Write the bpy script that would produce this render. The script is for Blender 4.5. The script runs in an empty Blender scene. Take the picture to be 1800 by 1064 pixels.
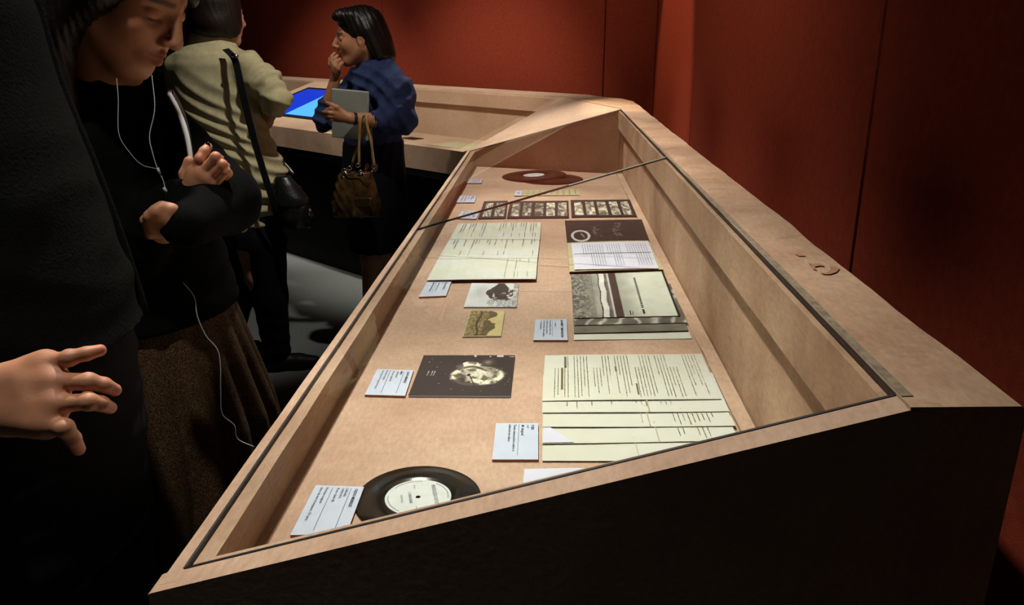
import bpy, math, random
import numpy as np
from mathutils import Vector, Matrix, noise as mnoise

random.seed(7)
RNG = np.random.default_rng(7)
S = bpy.context.scene
C = S.collection
PI = math.pi

# ------------------------------------------------------------------ camera
F_PX, CX, CY, CAM_Z = 1430.0, 900.0, 532.0, 1.52
RIGHT = np.array([0.99904, 0.04380, 0.0])
PITCH = math.radians(18.194)
YAW = math.radians(2.5106)
FWD = np.array([-math.sin(YAW) * math.cos(PITCH), math.cos(YAW) * math.cos(PITCH), -math.sin(PITCH)])
RIGHT = np.array([math.cos(YAW), math.sin(YAW), 0.0])
UP = np.cross(RIGHT, FWD)
cam_data = bpy.data.cameras.new('camera')
cam_data.sensor_width = 36.0
cam_data.lens = F_PX / 1800.0 * 36.0
cam_data.clip_start = 0.02
cam = bpy.data.objects.new('camera', cam_data)
C.objects.link(cam)
cam.matrix_world = Matrix(((RIGHT[0], UP[0], -FWD[0], 0), (RIGHT[1], UP[1], -FWD[1], 0),
                           (RIGHT[2], UP[2], -FWD[2], CAM_Z), (0, 0, 0, 1)))
S.camera = cam

# ------------------------------------------------------------------ exposure, world, lamps of the room
S.view_settings.view_transform = 'Standard'
S.view_settings.look = 'None'
S.view_settings.gamma = 1.0
S.view_settings.use_curve_mapping = False
S.view_settings.exposure = 0.0
world = bpy.data.worlds.new('gallery_dark')
S.world = world
world.use_nodes = True
world.node_tree.nodes['Background'].inputs[0].default_value = (0.75, 0.85, 0.9, 1)
world.node_tree.nodes['Background'].inputs[1].default_value = 0.012

def spot(name, loc, aim, power, angle, blend=0.6, color=(1, 0.92, 0.83), radius=0.04):
    d = bpy.data.lights.new(name, 'SPOT')
    d.energy = power; d.spot_size = math.radians(angle); d.spot_blend = blend
    d.color = color; d.shadow_soft_size = radius
    o = bpy.data.objects.new(name, d); C.objects.link(o)
    o.location = loc
    o.rotation_euler = (Vector(aim) - Vector(loc)).to_track_quat('-Z', 'Y').to_euler()
    return o

# a track of warm ceiling spots over the aisle, aimed at the vitrines
spot('track_spot', (-0.58, 1.95, 3.05), (-0.02, 0.95, 0.9), 285, 40, 0.9)
spot('track_spot', (-0.58, 2.85, 3.05), (-0.02, 1.80, 0.9), 320, 40, 0.9)
spot('track_spot', (-0.58, 3.75, 3.05), (-0.02, 2.75, 0.9), 380, 40, 0.9)
spot('track_spot', (-0.58, 4.65, 3.05), (0.0, 3.75, 0.9), 390, 42, 0.9)
spot('track_spot', (-0.50, 0.68, 3.05), (-0.58, 1.02, 1.0), 75, 52, 0.9)  # added lamp over the near visitors, brightens the hand on the hip
spot('track_spot', (-1.30, 4.30, 3.05), (-0.70, 5.30, 1.0), 260, 60, 0.8)
spot('track_spot', (-2.10, 4.90, 3.05), (-1.95, 6.2, 1.0), 250, 58, 0.8)
spot('aisle_spot', (-0.20, 2.55, 3.05), (-1.25, 3.60, 1.25), 110, 36, 0.8)
spot('aisle_spot', (-2.30, 3.30, 3.05), (-1.00, 3.85, 1.50), 45, 30, 0.8)  # added lamp, brightens the face of the navy blouse visitor
spot('wall_washer', (-0.45, 4.10, 3.05), (0.62, 4.22, 1.42), 190, 33, 0.35, (1, 0.74, 0.48))
spot('wall_washer', (-0.90, 3.60, 3.20), (-0.60, 5.65, 1.7), 120, 96, 1.0, (1, 0.82, 0.68))
spot('wall_washer', (-0.85, 2.60, 3.20), (0.62, 2.9, 1.6), 130, 76, 1.0, (1, 0.82, 0.68))

# ------------------------------------------------------------------ helpers
def ray(x, y):
    return RIGHT * (x - CX) + UP * (CY - y) + FWD * F_PX
CAM = np.array([0, 0, CAM_Z])
def at_z(x, y, z):
    r = ray(x, y); return CAM + r * ((z - CAM_Z) / r[2])
def at_y(x, y, Y):
    r = ray(x, y); return CAM + r * (Y / r[1])
def at_x(x, y, X):
    r = ray(x, y); return CAM + r * (X / r[0])

def srgb(r, g, b):
    def f(c):
        c /= 255.0
        return c / 12.92 if c <= 0.04045 else ((c + 0.055) / 1.055) ** 2.4
    return (f(r), f(g), f(b))

ORIGIN = {}
def thing(name, label, cat, loc=(0, 0, 0), group=None):
    o = bpy.data.objects.new(name, None); C.objects.link(o)
    o.empty_display_size = 0.05
    o.location = loc; ORIGIN[o.name] = np.array(loc, float)
    o['label'] = label; o['category'] = cat
    if group: o['group'] = group
    return o
def tag(o, label, cat, group=None):
    o['label'] = label; o['category'] = cat
    if group: o['group'] = group
    return o

def obj(name, verts, faces, mat, parent=None, smooth=False, mats=None, fmat=None):
    v = np.asarray(verts, dtype=float).reshape(-1, 3)
    if parent is not None:
        org = ORIGIN[parent.name]
    else:
        org = np.array([(v[:, 0].min() + v[:, 0].max()) / 2, (v[:, 1].min() + v[:, 1].max()) / 2, v[:, 2].min()])
    me = bpy.data.meshes.new(name)
    if isinstance(faces, np.ndarray) and faces.ndim == 2:
        n = len(faces); k = faces.shape[1]
        me.vertices.add(len(v)); me.vertices.foreach_set('co', (v - org).astype(np.float32).ravel())
        me.loops.add(n * k); me.loops.foreach_set('vertex_index', faces.astype(np.int32).ravel())
        me.polygons.add(n)
        me.polygons.foreach_set('loop_start', np.arange(0, n * k, k, dtype=np.int32))
        me.update(calc_edges=True); me.validate()
    else:
        me.from_pydata([tuple(p) for p in (v - org)], [], [tuple(f) for f in faces])
        me.update()
    for m in (mats or [mat]): me.materials.append(m)
    if fmat is not None: me.polygons.foreach_set('material_index', np.asarray(fmat, dtype=np.int32))
    if smooth: me.polygons.foreach_set('use_smooth', np.ones(len(me.polygons), dtype=bool))
    o = bpy.data.objects.new(name, me); C.objects.link(o)
    if parent is not None: o.parent = parent
    else: o.location = org
    ORIGIN[o.name] = org
    return o

class MB:
    """collects simple solids into one mesh"""
    def __init__(s): s.v = []; s.f = []; s.m = []
    def add(s, verts, faces, mi=0):
        b = len(s.v); s.v += [tuple(p) for p in verts]
        s.f += [tuple(i + b for i in f) for f in faces]; s.m += [mi] * len(faces)
    def box(s, x0, x1, y0, y1, z0, z1, mi=0):
        s.add([(x0, y0, z0), (x1, y0, z0), (x1, y1, z0), (x0, y1, z0), (x0, y0, z1), (x1, y0, z1), (x1, y1, z1), (x0, y1, z1)],
              [(0, 3, 2, 1), (4, 5, 6, 7), (0, 1, 5, 4), (1, 2, 6, 5), (2, 3, 7, 6), (3, 0, 4, 7)], mi)
    def hexa(s, bot, top, mi=0):
        """prism between two matching polygons"""
        n = len(bot)
        s.add(list(bot) + list(top), [tuple(range(n - 1, -1, -1)), tuple(range(n, 2 * n))] +
              [(i, (i + 1) % n, n + (i + 1) % n, n + i) for i in range(n)], mi)
    def quad(s, a, b, c, d, mi=0): s.add([a, b, c, d], [(0, 1, 2, 3)], mi)
    def tube(s, pts, r, n=8, mi=0, cap=True):
        pts = [np.asarray(p, float) for p in pts]; rs = r if isinstance(r, (list, tuple, np.ndarray)) else [r] * len(pts)
        t0 = pts[1] - pts[0]; t0 = t0 / np.linalg.norm(t0)
        ref = np.array([0, 0, 1.0]) if abs(t0[2]) < 0.9 else np.array([1.0, 0, 0])
        nx = np.cross(t0, ref); nx /= np.linalg.norm(nx)
        vs = []
        for i, p in enumerate(pts):
            t = pts[min(i + 1, len(pts) - 1)] - pts[max(i - 1, 0)]; t = t / np.linalg.norm(t)
            nx = nx - t * (nx @ t); nx /= np.linalg.norm(nx); ny = np.cross(t, nx)
            for k in range(n):
                a = 2 * PI * k / n; vs.append(p + rs[i] * (nx * math.cos(a) + ny * math.sin(a)))
        fs = [(i * n + k, i * n + (k + 1) % n, (i + 1) * n + (k + 1) % n, (i + 1) * n + k)
              for i in range(len(pts) - 1) for k in range(n)]
        if cap: fs += [tuple(range(n - 1, -1, -1)), tuple(range((len(pts) - 1) * n, len(pts) * n))]
        s.add(vs, fs, mi)
    def build(s, name, mat, parent=None, smooth=False, mats=None):
        return obj(name, s.v, s.f, mat, parent, smooth, mats, s.m if mats else None)

def catmull(P, n=8):
    P = [np.asarray(p, float) for p in P]; out = []
    Q = [2 * P[0] - P[1]] + P + [2 * P[-1] - P[-2]]
    for i in range(1, len(Q) - 2):
        a, b, c, d = Q[i - 1], Q[i], Q[i + 1], Q[i + 2]
        for k in range(n):
            t = k / n
            out.append(0.5 * (2 * b + (c - a) * t + (2 * a - 5 * b + 4 * c - d) * t * t + (3 * b - a - 3 * c + d) * t ** 3))
    out.append(P[-1]); return out

# ------------------------------------------------------------------ materials
def mat(name, col, rough=0.6, spec=0.5, metal=0.0, noise=None, bump=None, coat=0.0, sheen=0.0):
    """noise = (scale, second colour, detail, stretch), bump = (scale, strength)"""
    m = bpy.data.materials.new(name); m.use_nodes = True
    nt = m.node_tree; b = nt.nodes['Principled BSDF']
    b.inputs['Base Color'].default_value = (*col, 1)
    b.inputs['Roughness'].default_value = rough
    b.inputs['Specular IOR Level'].default_value = spec
    b.inputs['Metallic'].default_value = metal
    b.inputs['Coat Weight'].default_value = coat
    b.inputs['Sheen Weight'].default_value = sheen
    if noise or bump:
        tc = nt.nodes.new('ShaderNodeTexCoord')
        mp = nt.nodes.new('ShaderNodeMapping'); nt.links.new(tc.outputs['Object'], mp.inputs[0])
    if noise:
        sc, c2, det, stretch = noise
        mp.inputs['Scale'].default_value = stretch
        n = nt.nodes.new('ShaderNodeTexNoise'); n.inputs['Scale'].default_value = sc
        n.inputs['Detail'].default_value = det; n.inputs['Roughness'].default_value = 0.65
        nt.links.new(mp.outputs[0], n.inputs['Vector'])
        r = nt.nodes.new('ShaderNodeValToRGB')
        r.color_ramp.elements[0].position = 0.32; r.color_ramp.elements[1].position = 0.68
        r.color_ramp.elements[0].color = (*c2, 1); r.color_ramp.elements[1].color = (*col, 1)
        nt.links.new(n.outputs[0], r.inputs[0]); nt.links.new(r.outputs[0], b.inputs['Base Color'])
    if bump:
        n2 = nt.nodes.new('ShaderNodeTexNoise'); n2.inputs['Scale'].default_value = bump[0]; n2.inputs['Detail'].default_value = 4
        nt.links.new(tc.outputs['Object'], n2.inputs['Vector'])
        bp = nt.nodes.new('ShaderNodeBump'); bp.inputs['Strength'].default_value = bump[1]; bp.inputs['Distance'].default_value = 0.003
        nt.links.new(n2.outputs[0], bp.inputs['Height']); nt.links.new(bp.outputs[0], b.inputs['Normal'])
    return m

def board_material(name, base, dark, stain_amt=0.5):
    """raw pinkish fibreboard: fine grain, soft clouds and worn stains"""
    m = bpy.data.materials.new(name); m.use_nodes = True
    nt = m.node_tree; b = nt.nodes['Principled BSDF']; L = nt.links.new
    b.inputs['Roughness'].default_value = 0.72; b.inputs['Specular IOR Level'].default_value = 0.25
    tc = nt.nodes.new('ShaderNodeTexCoord')
    def nz(scale, det, rough=0.6, stretch=(1, 1, 1)):
        mp = nt.nodes.new('ShaderNodeMapping'); mp.inputs['Scale'].default_value = stretch
        L(tc.outputs['Object'], mp.inputs[0])
        n = nt.nodes.new('ShaderNodeTexNoise'); n.inputs['Scale'].default_value = scale
        n.inputs['Detail'].default_value = det; n.inputs['Roughness'].default_value = rough
        L(mp.outputs[0], n.inputs['Vector']); return n.outputs[0]
    def ramp(src, p0, p1, c0, c1):
        r = nt.nodes.new('ShaderNodeValToRGB'); e = r.color_ramp.elements
        e[0].position, e[1].position = p0, p1; e[0].color, e[1].color = (*c0, 1), (*c1, 1)
        L(src, r.inputs[0]); return r.outputs[0]
    def mix(a, bb, fac, mode='MIX'):
        x = nt.nodes.new('ShaderNodeMix'); x.data_type = 'RGBA'; x.blend_type = mode
        if isinstance(fac, float): x.inputs[0].default_value = fac
        else: L(fac, x.inputs[0])
        for s, k in ((a, 6), (bb, 7)):
            if isinstance(s, tuple): x.inputs[k].default_value = (*s, 1)
            else: L(s, x.inputs[k])
        return x.outputs[2]
    clouds = ramp(nz(5, 5), 0.3, 0.7, dark, base)
    grain = ramp(nz(140, 3, 0.7, (1, 0.35, 1)), 0.25, 0.75, (0.62, 0.60, 0.58), (1.0, 1.0, 1.0))
    c = mix(clouds, grain, 0.75, 'MULTIPLY')
    blot = ramp(nz(13, 6, 0.7), 0.60, 0.74, (0, 0, 0), (1, 1, 1))
    c = mix(c, tuple(x * 0.62 for x in dark), blot if stain_amt > 0 else 0.0) if stain_amt >= 1 else c
    if 0 < stain_amt < 1:
        r2 = ramp(nz(13, 6, 0.72), 0.56, 0.78, (0, 0, 0), (stain_amt,) * 3)
        c = mix(c, tuple(x * 0.6 for x in dark), r2)
    L(c, b.inputs['Base Color'])
    bp = nt.nodes.new('ShaderNodeBump'); bp.inputs['Strength'].default_value = 0.25; bp.inputs['Distance'].default_value = 0.002
    L(nz(90, 5), bp.inputs['Height']); L(bp.outputs[0], b.inputs['Normal'])
    return m

def vcol_material(name, rough=0.35, spec=0.5):
    m = bpy.data.materials.new(name); m.use_nodes = True
    nt = m.node_tree; b = nt.nodes['Principled BSDF']
    a = nt.nodes.new('ShaderNodeVertexColor'); a.layer_name = 'Col'
    nt.links.new(a.outputs[0], b.inputs['Base Color'])
    b.inputs['Roughness'].default_value = rough; b.inputs['Specular IOR Level'].default_value = spec
    return m

def glass_material(name, ior=1.45, tint=(0.985, 0.995, 0.99)):
    """thin pane: clear with a Fresnel mirror reflection on its upper face"""
    m = bpy.data.materials.new(name); m.use_nodes = True
    nt = m.node_tree; nt.nodes.clear(); L = nt.links.new
    out = nt.nodes.new('ShaderNodeOutputMaterial')
    tr = nt.nodes.new('ShaderNodeBsdfTransparent'); tr.inputs[0].default_value = (*tint, 1)
    gl = nt.nodes.new('ShaderNodeBsdfGlossy'); gl.inputs['Roughness'].default_value = 0.0
    fr = nt.nodes.new('ShaderNodeFresnel'); fr.inputs[0].default_value = ior
    mx = nt.nodes.new('ShaderNodeMixShader')
    mm = nt.nodes.new('ShaderNodeMath'); mm.operation = 'MULTIPLY'; mm.inputs[1].default_value = 1.0; mm.use_clamp = True
    L(fr.outputs[0], mm.inputs[0])
    L(mm.outputs[0], mx.inputs[0]); L(tr.outputs[0], mx.inputs[1]); L(gl.outputs[0], mx.inputs[2]); L(mx.outputs[0], out.inputs[0])
    return m
def clear_material(name, tint):
    m = bpy.data.materials.new(name); m.use_nodes = True
    nt = m.node_tree; nt.nodes.clear()
    out = nt.nodes.new('ShaderNodeOutputMaterial')
    tr = nt.nodes.new('ShaderNodeBsdfTransparent'); tr.inputs[0].default_value = (*tint, 1)
    nt.links.new(tr.outputs[0], out.inputs[0]); return m
def emit_material(name, col, strength):
    m = bpy.data.materials.new(name); m.use_nodes = True
    b = m.node_tree.nodes['Principled BSDF']
    b.inputs['Base Color'].default_value = (0, 0, 0, 1)
    b.inputs['Emission Color'].default_value = (*col, 1); b.inputs['Emission Strength'].default_value = strength
    b.inputs['Roughness'].default_value = 0.2
    return m

M = {}
M['board'] = board_material('pinkish_board', srgb(186, 160, 136), srgb(164, 134, 110), 0.50)
M['board_plain'] = board_material('plain_board', srgb(186, 160, 136), srgb(168, 140, 116), 0.0)
M['board_ledge'] = board_material('worn_board', srgb(188, 160, 132), srgb(154, 122, 96), 0.8)
M['wall'] = mat('red_felt_wall', srgb(116, 48, 32), 0.95, 0.02, noise=(60, srgb(102, 41, 28), 6, (1, 1, 1)), bump=(400, 0.3))
M['carpet'] = mat('grey_carpet', srgb(140, 147, 143), 0.95, 0.1, noise=(120, srgb(108, 115, 112), 5, (1, 1, 1)), bump=(300, 0.5))
M['ceiling'] = mat('black_ceiling', (0.01, 0.01, 0.01), 0.9, 0.1, noise=(30, (0.007, 0.007, 0.007), 3, (1, 1, 1)))
M['seam'] = mat('dark_seam', srgb(34, 12, 9), 0.95, 0.05)
M['gasket'] = mat('black_gasket', (0.006, 0.006, 0.006), 0.5, 0.3)
M['grey_strip'] = mat('grey_seal', srgb(138, 126, 104), 0.6, 0.3, noise=(70, srgb(100, 92, 76), 4, (1, 1, 1)))
M['plinth'] = mat('black_plinth', (0.008, 0.008, 0.008), 0.8, 0.2)
M['glass'] = glass_material('clear_glass')
M['glass_body'] = clear_material('glass_body', (0.99, 1.0, 0.995))
M['glass_edge'] = mat('glass_edge', srgb(20, 34, 30), 0.1, 0.6)
M['glint'] = mat('pale_joint_glint', srgb(190, 205, 198), .12, .8)
M['card'] = mat('white_card', srgb(166, 178, 194), 0.5, 0.4, noise=(20, srgb(160, 172, 188), 3, (1, 1, 1)))
M['shaded_edge'] = mat('shaded_edge', srgb(150, 96, 70), 0.8, 0.2)  # brown puts the shade on card and sheet sides into their colour
M['ink'] = mat('black_ink', srgb(16, 18, 18), 0.7, 0.2)
M['ink_grey'] = mat('grey_ink', srgb(104, 112, 118), 0.7, 0.2)
M['ink_olive'] = mat('olive_ink', srgb(92, 82, 48), 0.7, 0.2)
M['ink_pale'] = mat('pale_ink', srgb(150, 146, 112), 0.7, 0.2)
M['paper'] = mat('aged_paper', srgb(182, 187, 177), 0.8, 0.2, noise=(9, srgb(176, 179, 162), 4, (1, 1, 1)))
M['paper2'] = mat('greenish_white_paper', srgb(184, 190, 186), 0.8, 0.2, noise=(7, srgb(178, 182, 160), 4, (1, 1, 1)))
M['paper_white'] = mat('white_paper', srgb(184, 188, 202), 0.7, 0.3, noise=(8, srgb(176, 181, 194), 3, (1, 1, 1)))
M['paper_cream'] = mat('cream_paper', srgb(168, 162, 130), 0.8, 0.2, noise=(14, srgb(156, 150, 116), 4, (1, 1, 1)))
M['black_paper'] = mat('black_paper', srgb(16, 11, 10), 0.55, 0.2)
M['print'] = vcol_material('photo_print', 0.55, 0.15)

# ------------------------------------------------------------------ geometry constants of the two vitrines
Y0, HL, HR, ZF = 0.72, 0.956, 1.186, 0.886
XL, XG, XO = -0.415, 0.342, 0.448
SL = (HR - HL) / (XG - XL)
def slope_z(x): return HL + (min(x, XG) - XL) * SL
O2 = np.array([-0.425, 4.15]); U2 = np.array([-0.755, 0.656]); N2 = np.array([0.656, 0.755])
SG2, SO2 = 0.79, 1.0
SL2 = (HR - HL) / SG2
def c2(t, s, z): return (O2[0] + U2[0] * t + N2[0] * s, O2[1] + U2[1] * t + N2[1] * s, z)
def z2(s): return HL + min(max(s, 0), SG2) * SL2

# ------------------------------------------------------------------ room shell
def struct(o): o['kind'] = 'structure'; return o
m = MB(); m.box(-8, 1.6, -2.5, 12, -0.05, 0); struct(m.build('floor', M['carpet']))
m = MB(); m.box(-8, 1.6, -2.5, 12, 3.3, 3.4); struct(m.build('ceiling', M['ceiling']))
XW = 0.62
K = np.array([XW, 3.648])                      # seam on the right wall where the last panel turns
E1 = np.array([0.600, 4.83])                   # inner corner with the back wall
B9 = E1 + U2 * 9.5
def wall_panel(m, a, b, z0=0.0, z1=3.3, th=0.04, bev=0.004):
    a = np.array(a, float); b = np.array(b, float); d = (b - a); L = np.linalg.norm(d); d /= L
    nrm = np.array([-d[1], d[0]])              # towards the room for panels listed near to far on the right
    g = 0.0035
    a2, b2 = a + d * g, b - d * g
    pts = [a2 - nrm * th, a2 + nrm * 0.0 - nrm * bev, a2 + d * bev, b2 - d * bev, b2 - nrm * bev, b2 - nrm * th]
    bot = [(p[0], p[1], z0) for p in pts]; top = [(p[0], p[1], z1) for p in pts]
    m.hexa(bot[::-1], top[::-1])
wr = MB(); wr.box(XW + 0.006, XW + 0.05, -2.5, 3.66, 0, 3.3)
wall_r = struct(wr.build('wall_right', M['seam']))
for y0, y1 in ((-2.5, -0.39), (-0.39, 1.627), (1.627, 3.648)):
    m = MB(); wall_panel(m, (XW, y0), (XW, y1)); m.build('felt_panel', M['wall'], wall_r)
m = MB(); wall_panel(m, K, E1); m.build('felt_panel', M['wall'], wall_r)
nb = -N2
m = MB(); a = E1 - N2 * -0.006; b = B9 - N2 * -0.006
m.hexa([(a[0], a[1], 0), (b[0], b[1], 0), (b[0] + N2[0] * .05, b[1] + N2[1] * .05, 0), (a[0] + N2[0] * .05, a[1] + N2[1] * .05, 0)],
       [(a[0], a[1], 3.3), (b[0], b[1], 3.3), (b[0] + N2[0] * .05, b[1] + N2[1] * .05, 3.3), (a[0] + N2[0] * .05, a[1] + N2[1] * .05, 3.3)])
wall_b = struct(m.build('wall_back', M['seam']))
# back wall seam seen at pixel column 1063
r = ray(1063, 50); tt = (E1 @ N2) / (np.array([r[0], r[1]]) @ N2); sp = np.array([r[0], r[1]]) * tt
t1 = (sp - E1) @ U2
for t0_, t1_ in ((0, t1), (t1, t1 + 2.1), (t1 + 2.1, t1 + 4.2), (t1 + 4.2, t1 + 6.3), (t1 + 6.3, 9.5)):
    m = MB(); wall_panel(m, E1 + U2 * t0_, E1 + U2 * t1_); m.build('felt_panel', M['wall'], wall_b)

m = MB(); m.box(-6.56, -6.5, -2.5, 11.0, 0, 3.3); struct(m.build('wall_left', M['wall']))

# ------------------------------------------------------------------ vitrine 1
case = thing('display_case', 'long pinkish board vitrine with sloping glass top in the foreground', 'display case', (0, 2.4, 0))
FARL, FARR = np.array([XL, 4.16]), np.array([XG, 3.985])
def yfar(x): return FARL[1] + (x - FARL[0]) * (FARR[1] - FARL[1]) / (FARR[0] - FARL[0])
def wob(p, a=0.0012, sc=9.0, seed=0.0):
    v = mnoise.noise_vector(Vector((p[0] * sc + seed, p[1] * sc, p[2] * sc)))
    return (p[0] + v.x * a, p[1] + v.y * a, p[2] + v.z * a)
def long_prism(prof, y0, y1f, n, a=0.001, seed=0.0, edge=None):
    """extrude an (x, z) outline along y with slightly uneven edges; y1f gives the far y for each x"""
    vs, fs = [], []; k = len(prof)
    for i in range(n + 1):
        for j, (x, z) in enumerate(prof):
            y = y0 + (y1f(x) - y0) * i / n
            q = wob((x, y, z), a, 7.0, seed)
            if edge is not None and j in edge: q = (q[0] + 0.0045 * mnoise.noise(Vector((y * 4.3, seed, j))) + 0.002 * mnoise.noise(Vector((y * 14, seed, j))), q[1], q[2])
            vs.append(q if 0 < i < n else (q[0], y, q[2]))
    for i in range(n):
        for j in range(k):
            a0, a1 = i * k + j, i * k + (j + 1) % k
            fs.append((a0, a1, a1 + k, a0 + k))
    fs += [tuple(range(k))[::-1], tuple(range(n * k, n * k + k))]
    fs = [f[::-1] for f in fs]
    return vs, fs
RB = 0.022          # width of the exposed rail beside the glass
GT = 0.006          # glass thickness
# front rail (towards the visitors)
xs0, xs1, xs2 = XL, XL + RB, XL + RB + 0.026
prof = [(xs0, 0.83), (xs0, HL - 0.002), (xs0 + .002, slope_z(xs0 + .002)), (xs1, slope_z(xs1)), (xs1, slope_z(xs1) - GT - .001), (xs2, slope_z(xs2) - GT - .001), (xs2, slope_z(xs2) - 0.03), (-0.375, 0.925), (-0.375, 0.83)]
v, f = long_prism(prof, Y0 + 0.0, lambda x: yfar(x), 60, 0.0008, 1.3); obj('front_rail', v, f, M['board'], case)
# back ledge with lip and uneven outer edge
ze = HR + 0.003
gx0 = XG - 0.004
prof = [(gx0 + .016, ZF - .03), (gx0 + .016, 1.128), (gx0 - .004, 1.124), (gx0 - .004, slope_z(gx0) - GT - .001), (XG + .001, slope_z(XG) - GT - .001), (XG + .001, ze), (XO - .006, ze + .003), (XO, ze - .004), (XO, 0.83), (gx0 + .016, 0.83)]
prof = [(gx0 + .024, 0.83), (gx0 + .024, 1.100), (gx0 - .004, 1.096), (gx0 - .004, slope_z(gx0) - GT - .001), (XG + .001, slope_z(XG) - GT - .001), (XG + .001, ze), (XO - .006, ze + .003), (XO, ze - .004), (XO, 0.83)]
v, f = long_prism(prof, Y0 - .0114, lambda x: yfar(XG) + 0.42 * max(0, (x - XG)) / (XO - XG) if x > XG + .002 else yfar(x), 90, 0.0012, 4.7, edge=(6, 7)); obj('back_ledge', v, f, M['board_ledge'], case)
# near end rail and end panel (upright face turned to the camera)
m = MB()
ya, yb, yc = Y0 - 0.012, Y0 + RB, Y0 + RB + .022
def endpanel(m, y0, y1, x0, x1, dz=0.0, nseg=24, zb=0.83):
    for i in range(nseg):
        a = x0 + (x1 - x0) * i / nseg; b = x0 + (x1 - x0) * (i + 1) / nseg
        m.hexa([(a, y0, zb), (b, y0, zb), (b, y1, zb), (a, y1, zb)],
               [(a, y0, slope_z(a) - dz), (b, y0, slope_z(b) - dz), (b, y1, slope_z(b) - dz), (a, y1, slope_z(a) - dz)])
prof_t = [(XL - .004, 0.83), (XL - .004, HL - .002), (XL, HL)] + [(x, slope_z(x)) for x in np.linspace(XL, XG, 14)[1:]] + [(0.366, HR - .003), (0.366, 0.83)]
vs = [(x, ya, z) for x, z in prof_t] + [(x, yb, z) for x, z in prof_t]; n = len(prof_t)
m.add(vs, [tuple(range(n)), tuple(range(2 * n - 1, n - 1, -1))] + [((i + 1) % n, i, n + i, n + (i + 1) % n) for i in range(n)])
endpanel(m, yb, yc, XL + RB, gx0 + .02, GT + .001, 1)
m.build('end_panel', M['board'], case)
# floor panel, with a joint line across and a loose right-hand fillet strip
YB = 2.02
m = MB(); m.hexa([(-0.376, Y0 + .03, ZF - .02), (0.329, Y0 + .03, ZF - .02), (0.329, YB, ZF - .02), (-0.376, YB, ZF - .02)],
                 [(-0.376, Y0 + .03, ZF), (0.329, Y0 + .03, ZF), (0.329, YB, ZF), (-0.376, YB, ZF)])
m.build('base_panel', M['board'], case)
m = MB(); m.hexa([(-0.376, YB + .0012, ZF - .02), (0.329, YB + .0012, ZF - .02), (0.329, yfar(0.329) + .02, ZF - .02), (-0.376, yfar(-0.376) + .02, ZF - .02)],
                 [(-0.376, YB + .0012, ZF), (0.329, YB + .0012, ZF), (0.329, yfar(0.329) + .02, ZF), (-0.376, yfar(-0.376) + .02, ZF)])
m.build('base_panel', M['board'], case)
v, f = long_prism([(0.330, ZF - .02), (0.330, ZF + .0015), (0.358, ZF + .002), (0.3615, ZF - .02)], Y0 + .03, lambda x: yfar(x) + .01, 50, 0.001, 9.1, edge=(1,))
obj('fillet_strip', v, f, M['board_plain'], case)
m = MB(); m.hexa([(-0.40, yfar(-.40), 0.83), (XG + .03, yfar(XG + .03), 0.83), (XG + .03, yfar(XG + .03) + .05, 0.83), (-0.40, yfar(-.40) + .05, 0.83)],
                 [(-0.40, yfar(-.40), slope_z(-.40) - .008), (XG + .03, yfar(XG), HR - .008), (XG + .03, yfar(XG) + .05, HR - .008), (-0.40, yfar(-.40) + .05, slope_z(-.40) - .008)])
m.build('far_panel', M['board_plain'], case)
m = MB(); m.box(XL + .004, XO - .004, Y0 + .012, 4.12, 0.80, 0.866); m.build('underside_panel', M['plinth'], case)
m = MB(); m.box(-0.25, 0.40, 1.0, 4.0, 0.0, 0.80); m.build('plinth', M['plinth'], case)
# grey seal strip and black gaskets round the glass
m = MB(); ns = 60
for k_ in range(ns):
    y0_, y1_ = Y0 + .012 + (3.1 - Y0) * k_ / ns, Y0 + .012 + (3.1 - Y0) * (k_ + 1) / ns
    w0_, w1_ = [.0035 + .0075 * (1 - (y_ - Y0) / 2.4) * (.8 + .4 * mnoise.noise(Vector((y_ * 6, 2, 0)))) for y_ in (y0_, y1_)]
    m.hexa([(XG + .0018, y0_, ze - .002), (XG + .0018 + w0_, y0_, ze - .002), (XG + .0018 + w1_, y1_, ze - .002), (XG + .0018, y1_, ze - .002)],
           [(XG + .0018, y0_, ze + .0008), (XG + .0018 + w0_, y0_, ze + .0014), (XG + .0018 + w1_, y1_, ze + .0014), (XG + .0018, y1_, ze + .0008)])
m.build('seal_strip', M['grey_strip'], case)
def gasket(a, b, w, name='gasket', par=case, lift=0.001):
    a = np.array(a, float); b = np.array(b, float); d = b - a; d /= np.linalg.norm(d)
    side = np.cross(d, [0, 0, 1.0]); side = side / np.linalg.norm(side) * w / 2
    m = MB(); dz = np.array([0, 0, lift]); dn = np.array([0, 0, -0.005])
    m.hexa([a - side + dn, b - side + dn, b + side + dn, a + side + dn], [a - side + dz, b - side + dz, b + side + dz, a + side + dz])
    return m.build(name, M['gasket'], par)
gxl = XL + RB; ga = Y0 + RB
gasket((gxl, ga, slope_z(gxl)), (gxl, yfar(gxl) - .01, slope_z(gxl)), 0.0028)
gasket((gxl, ga, slope_z(gxl)), (XG, ga, slope_z(XG)), 0.0034)
gasket((XG, ga, slope_z(XG)), (XG, yfar(XG) - .01, slope_z(XG)), 0.0024)
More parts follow.
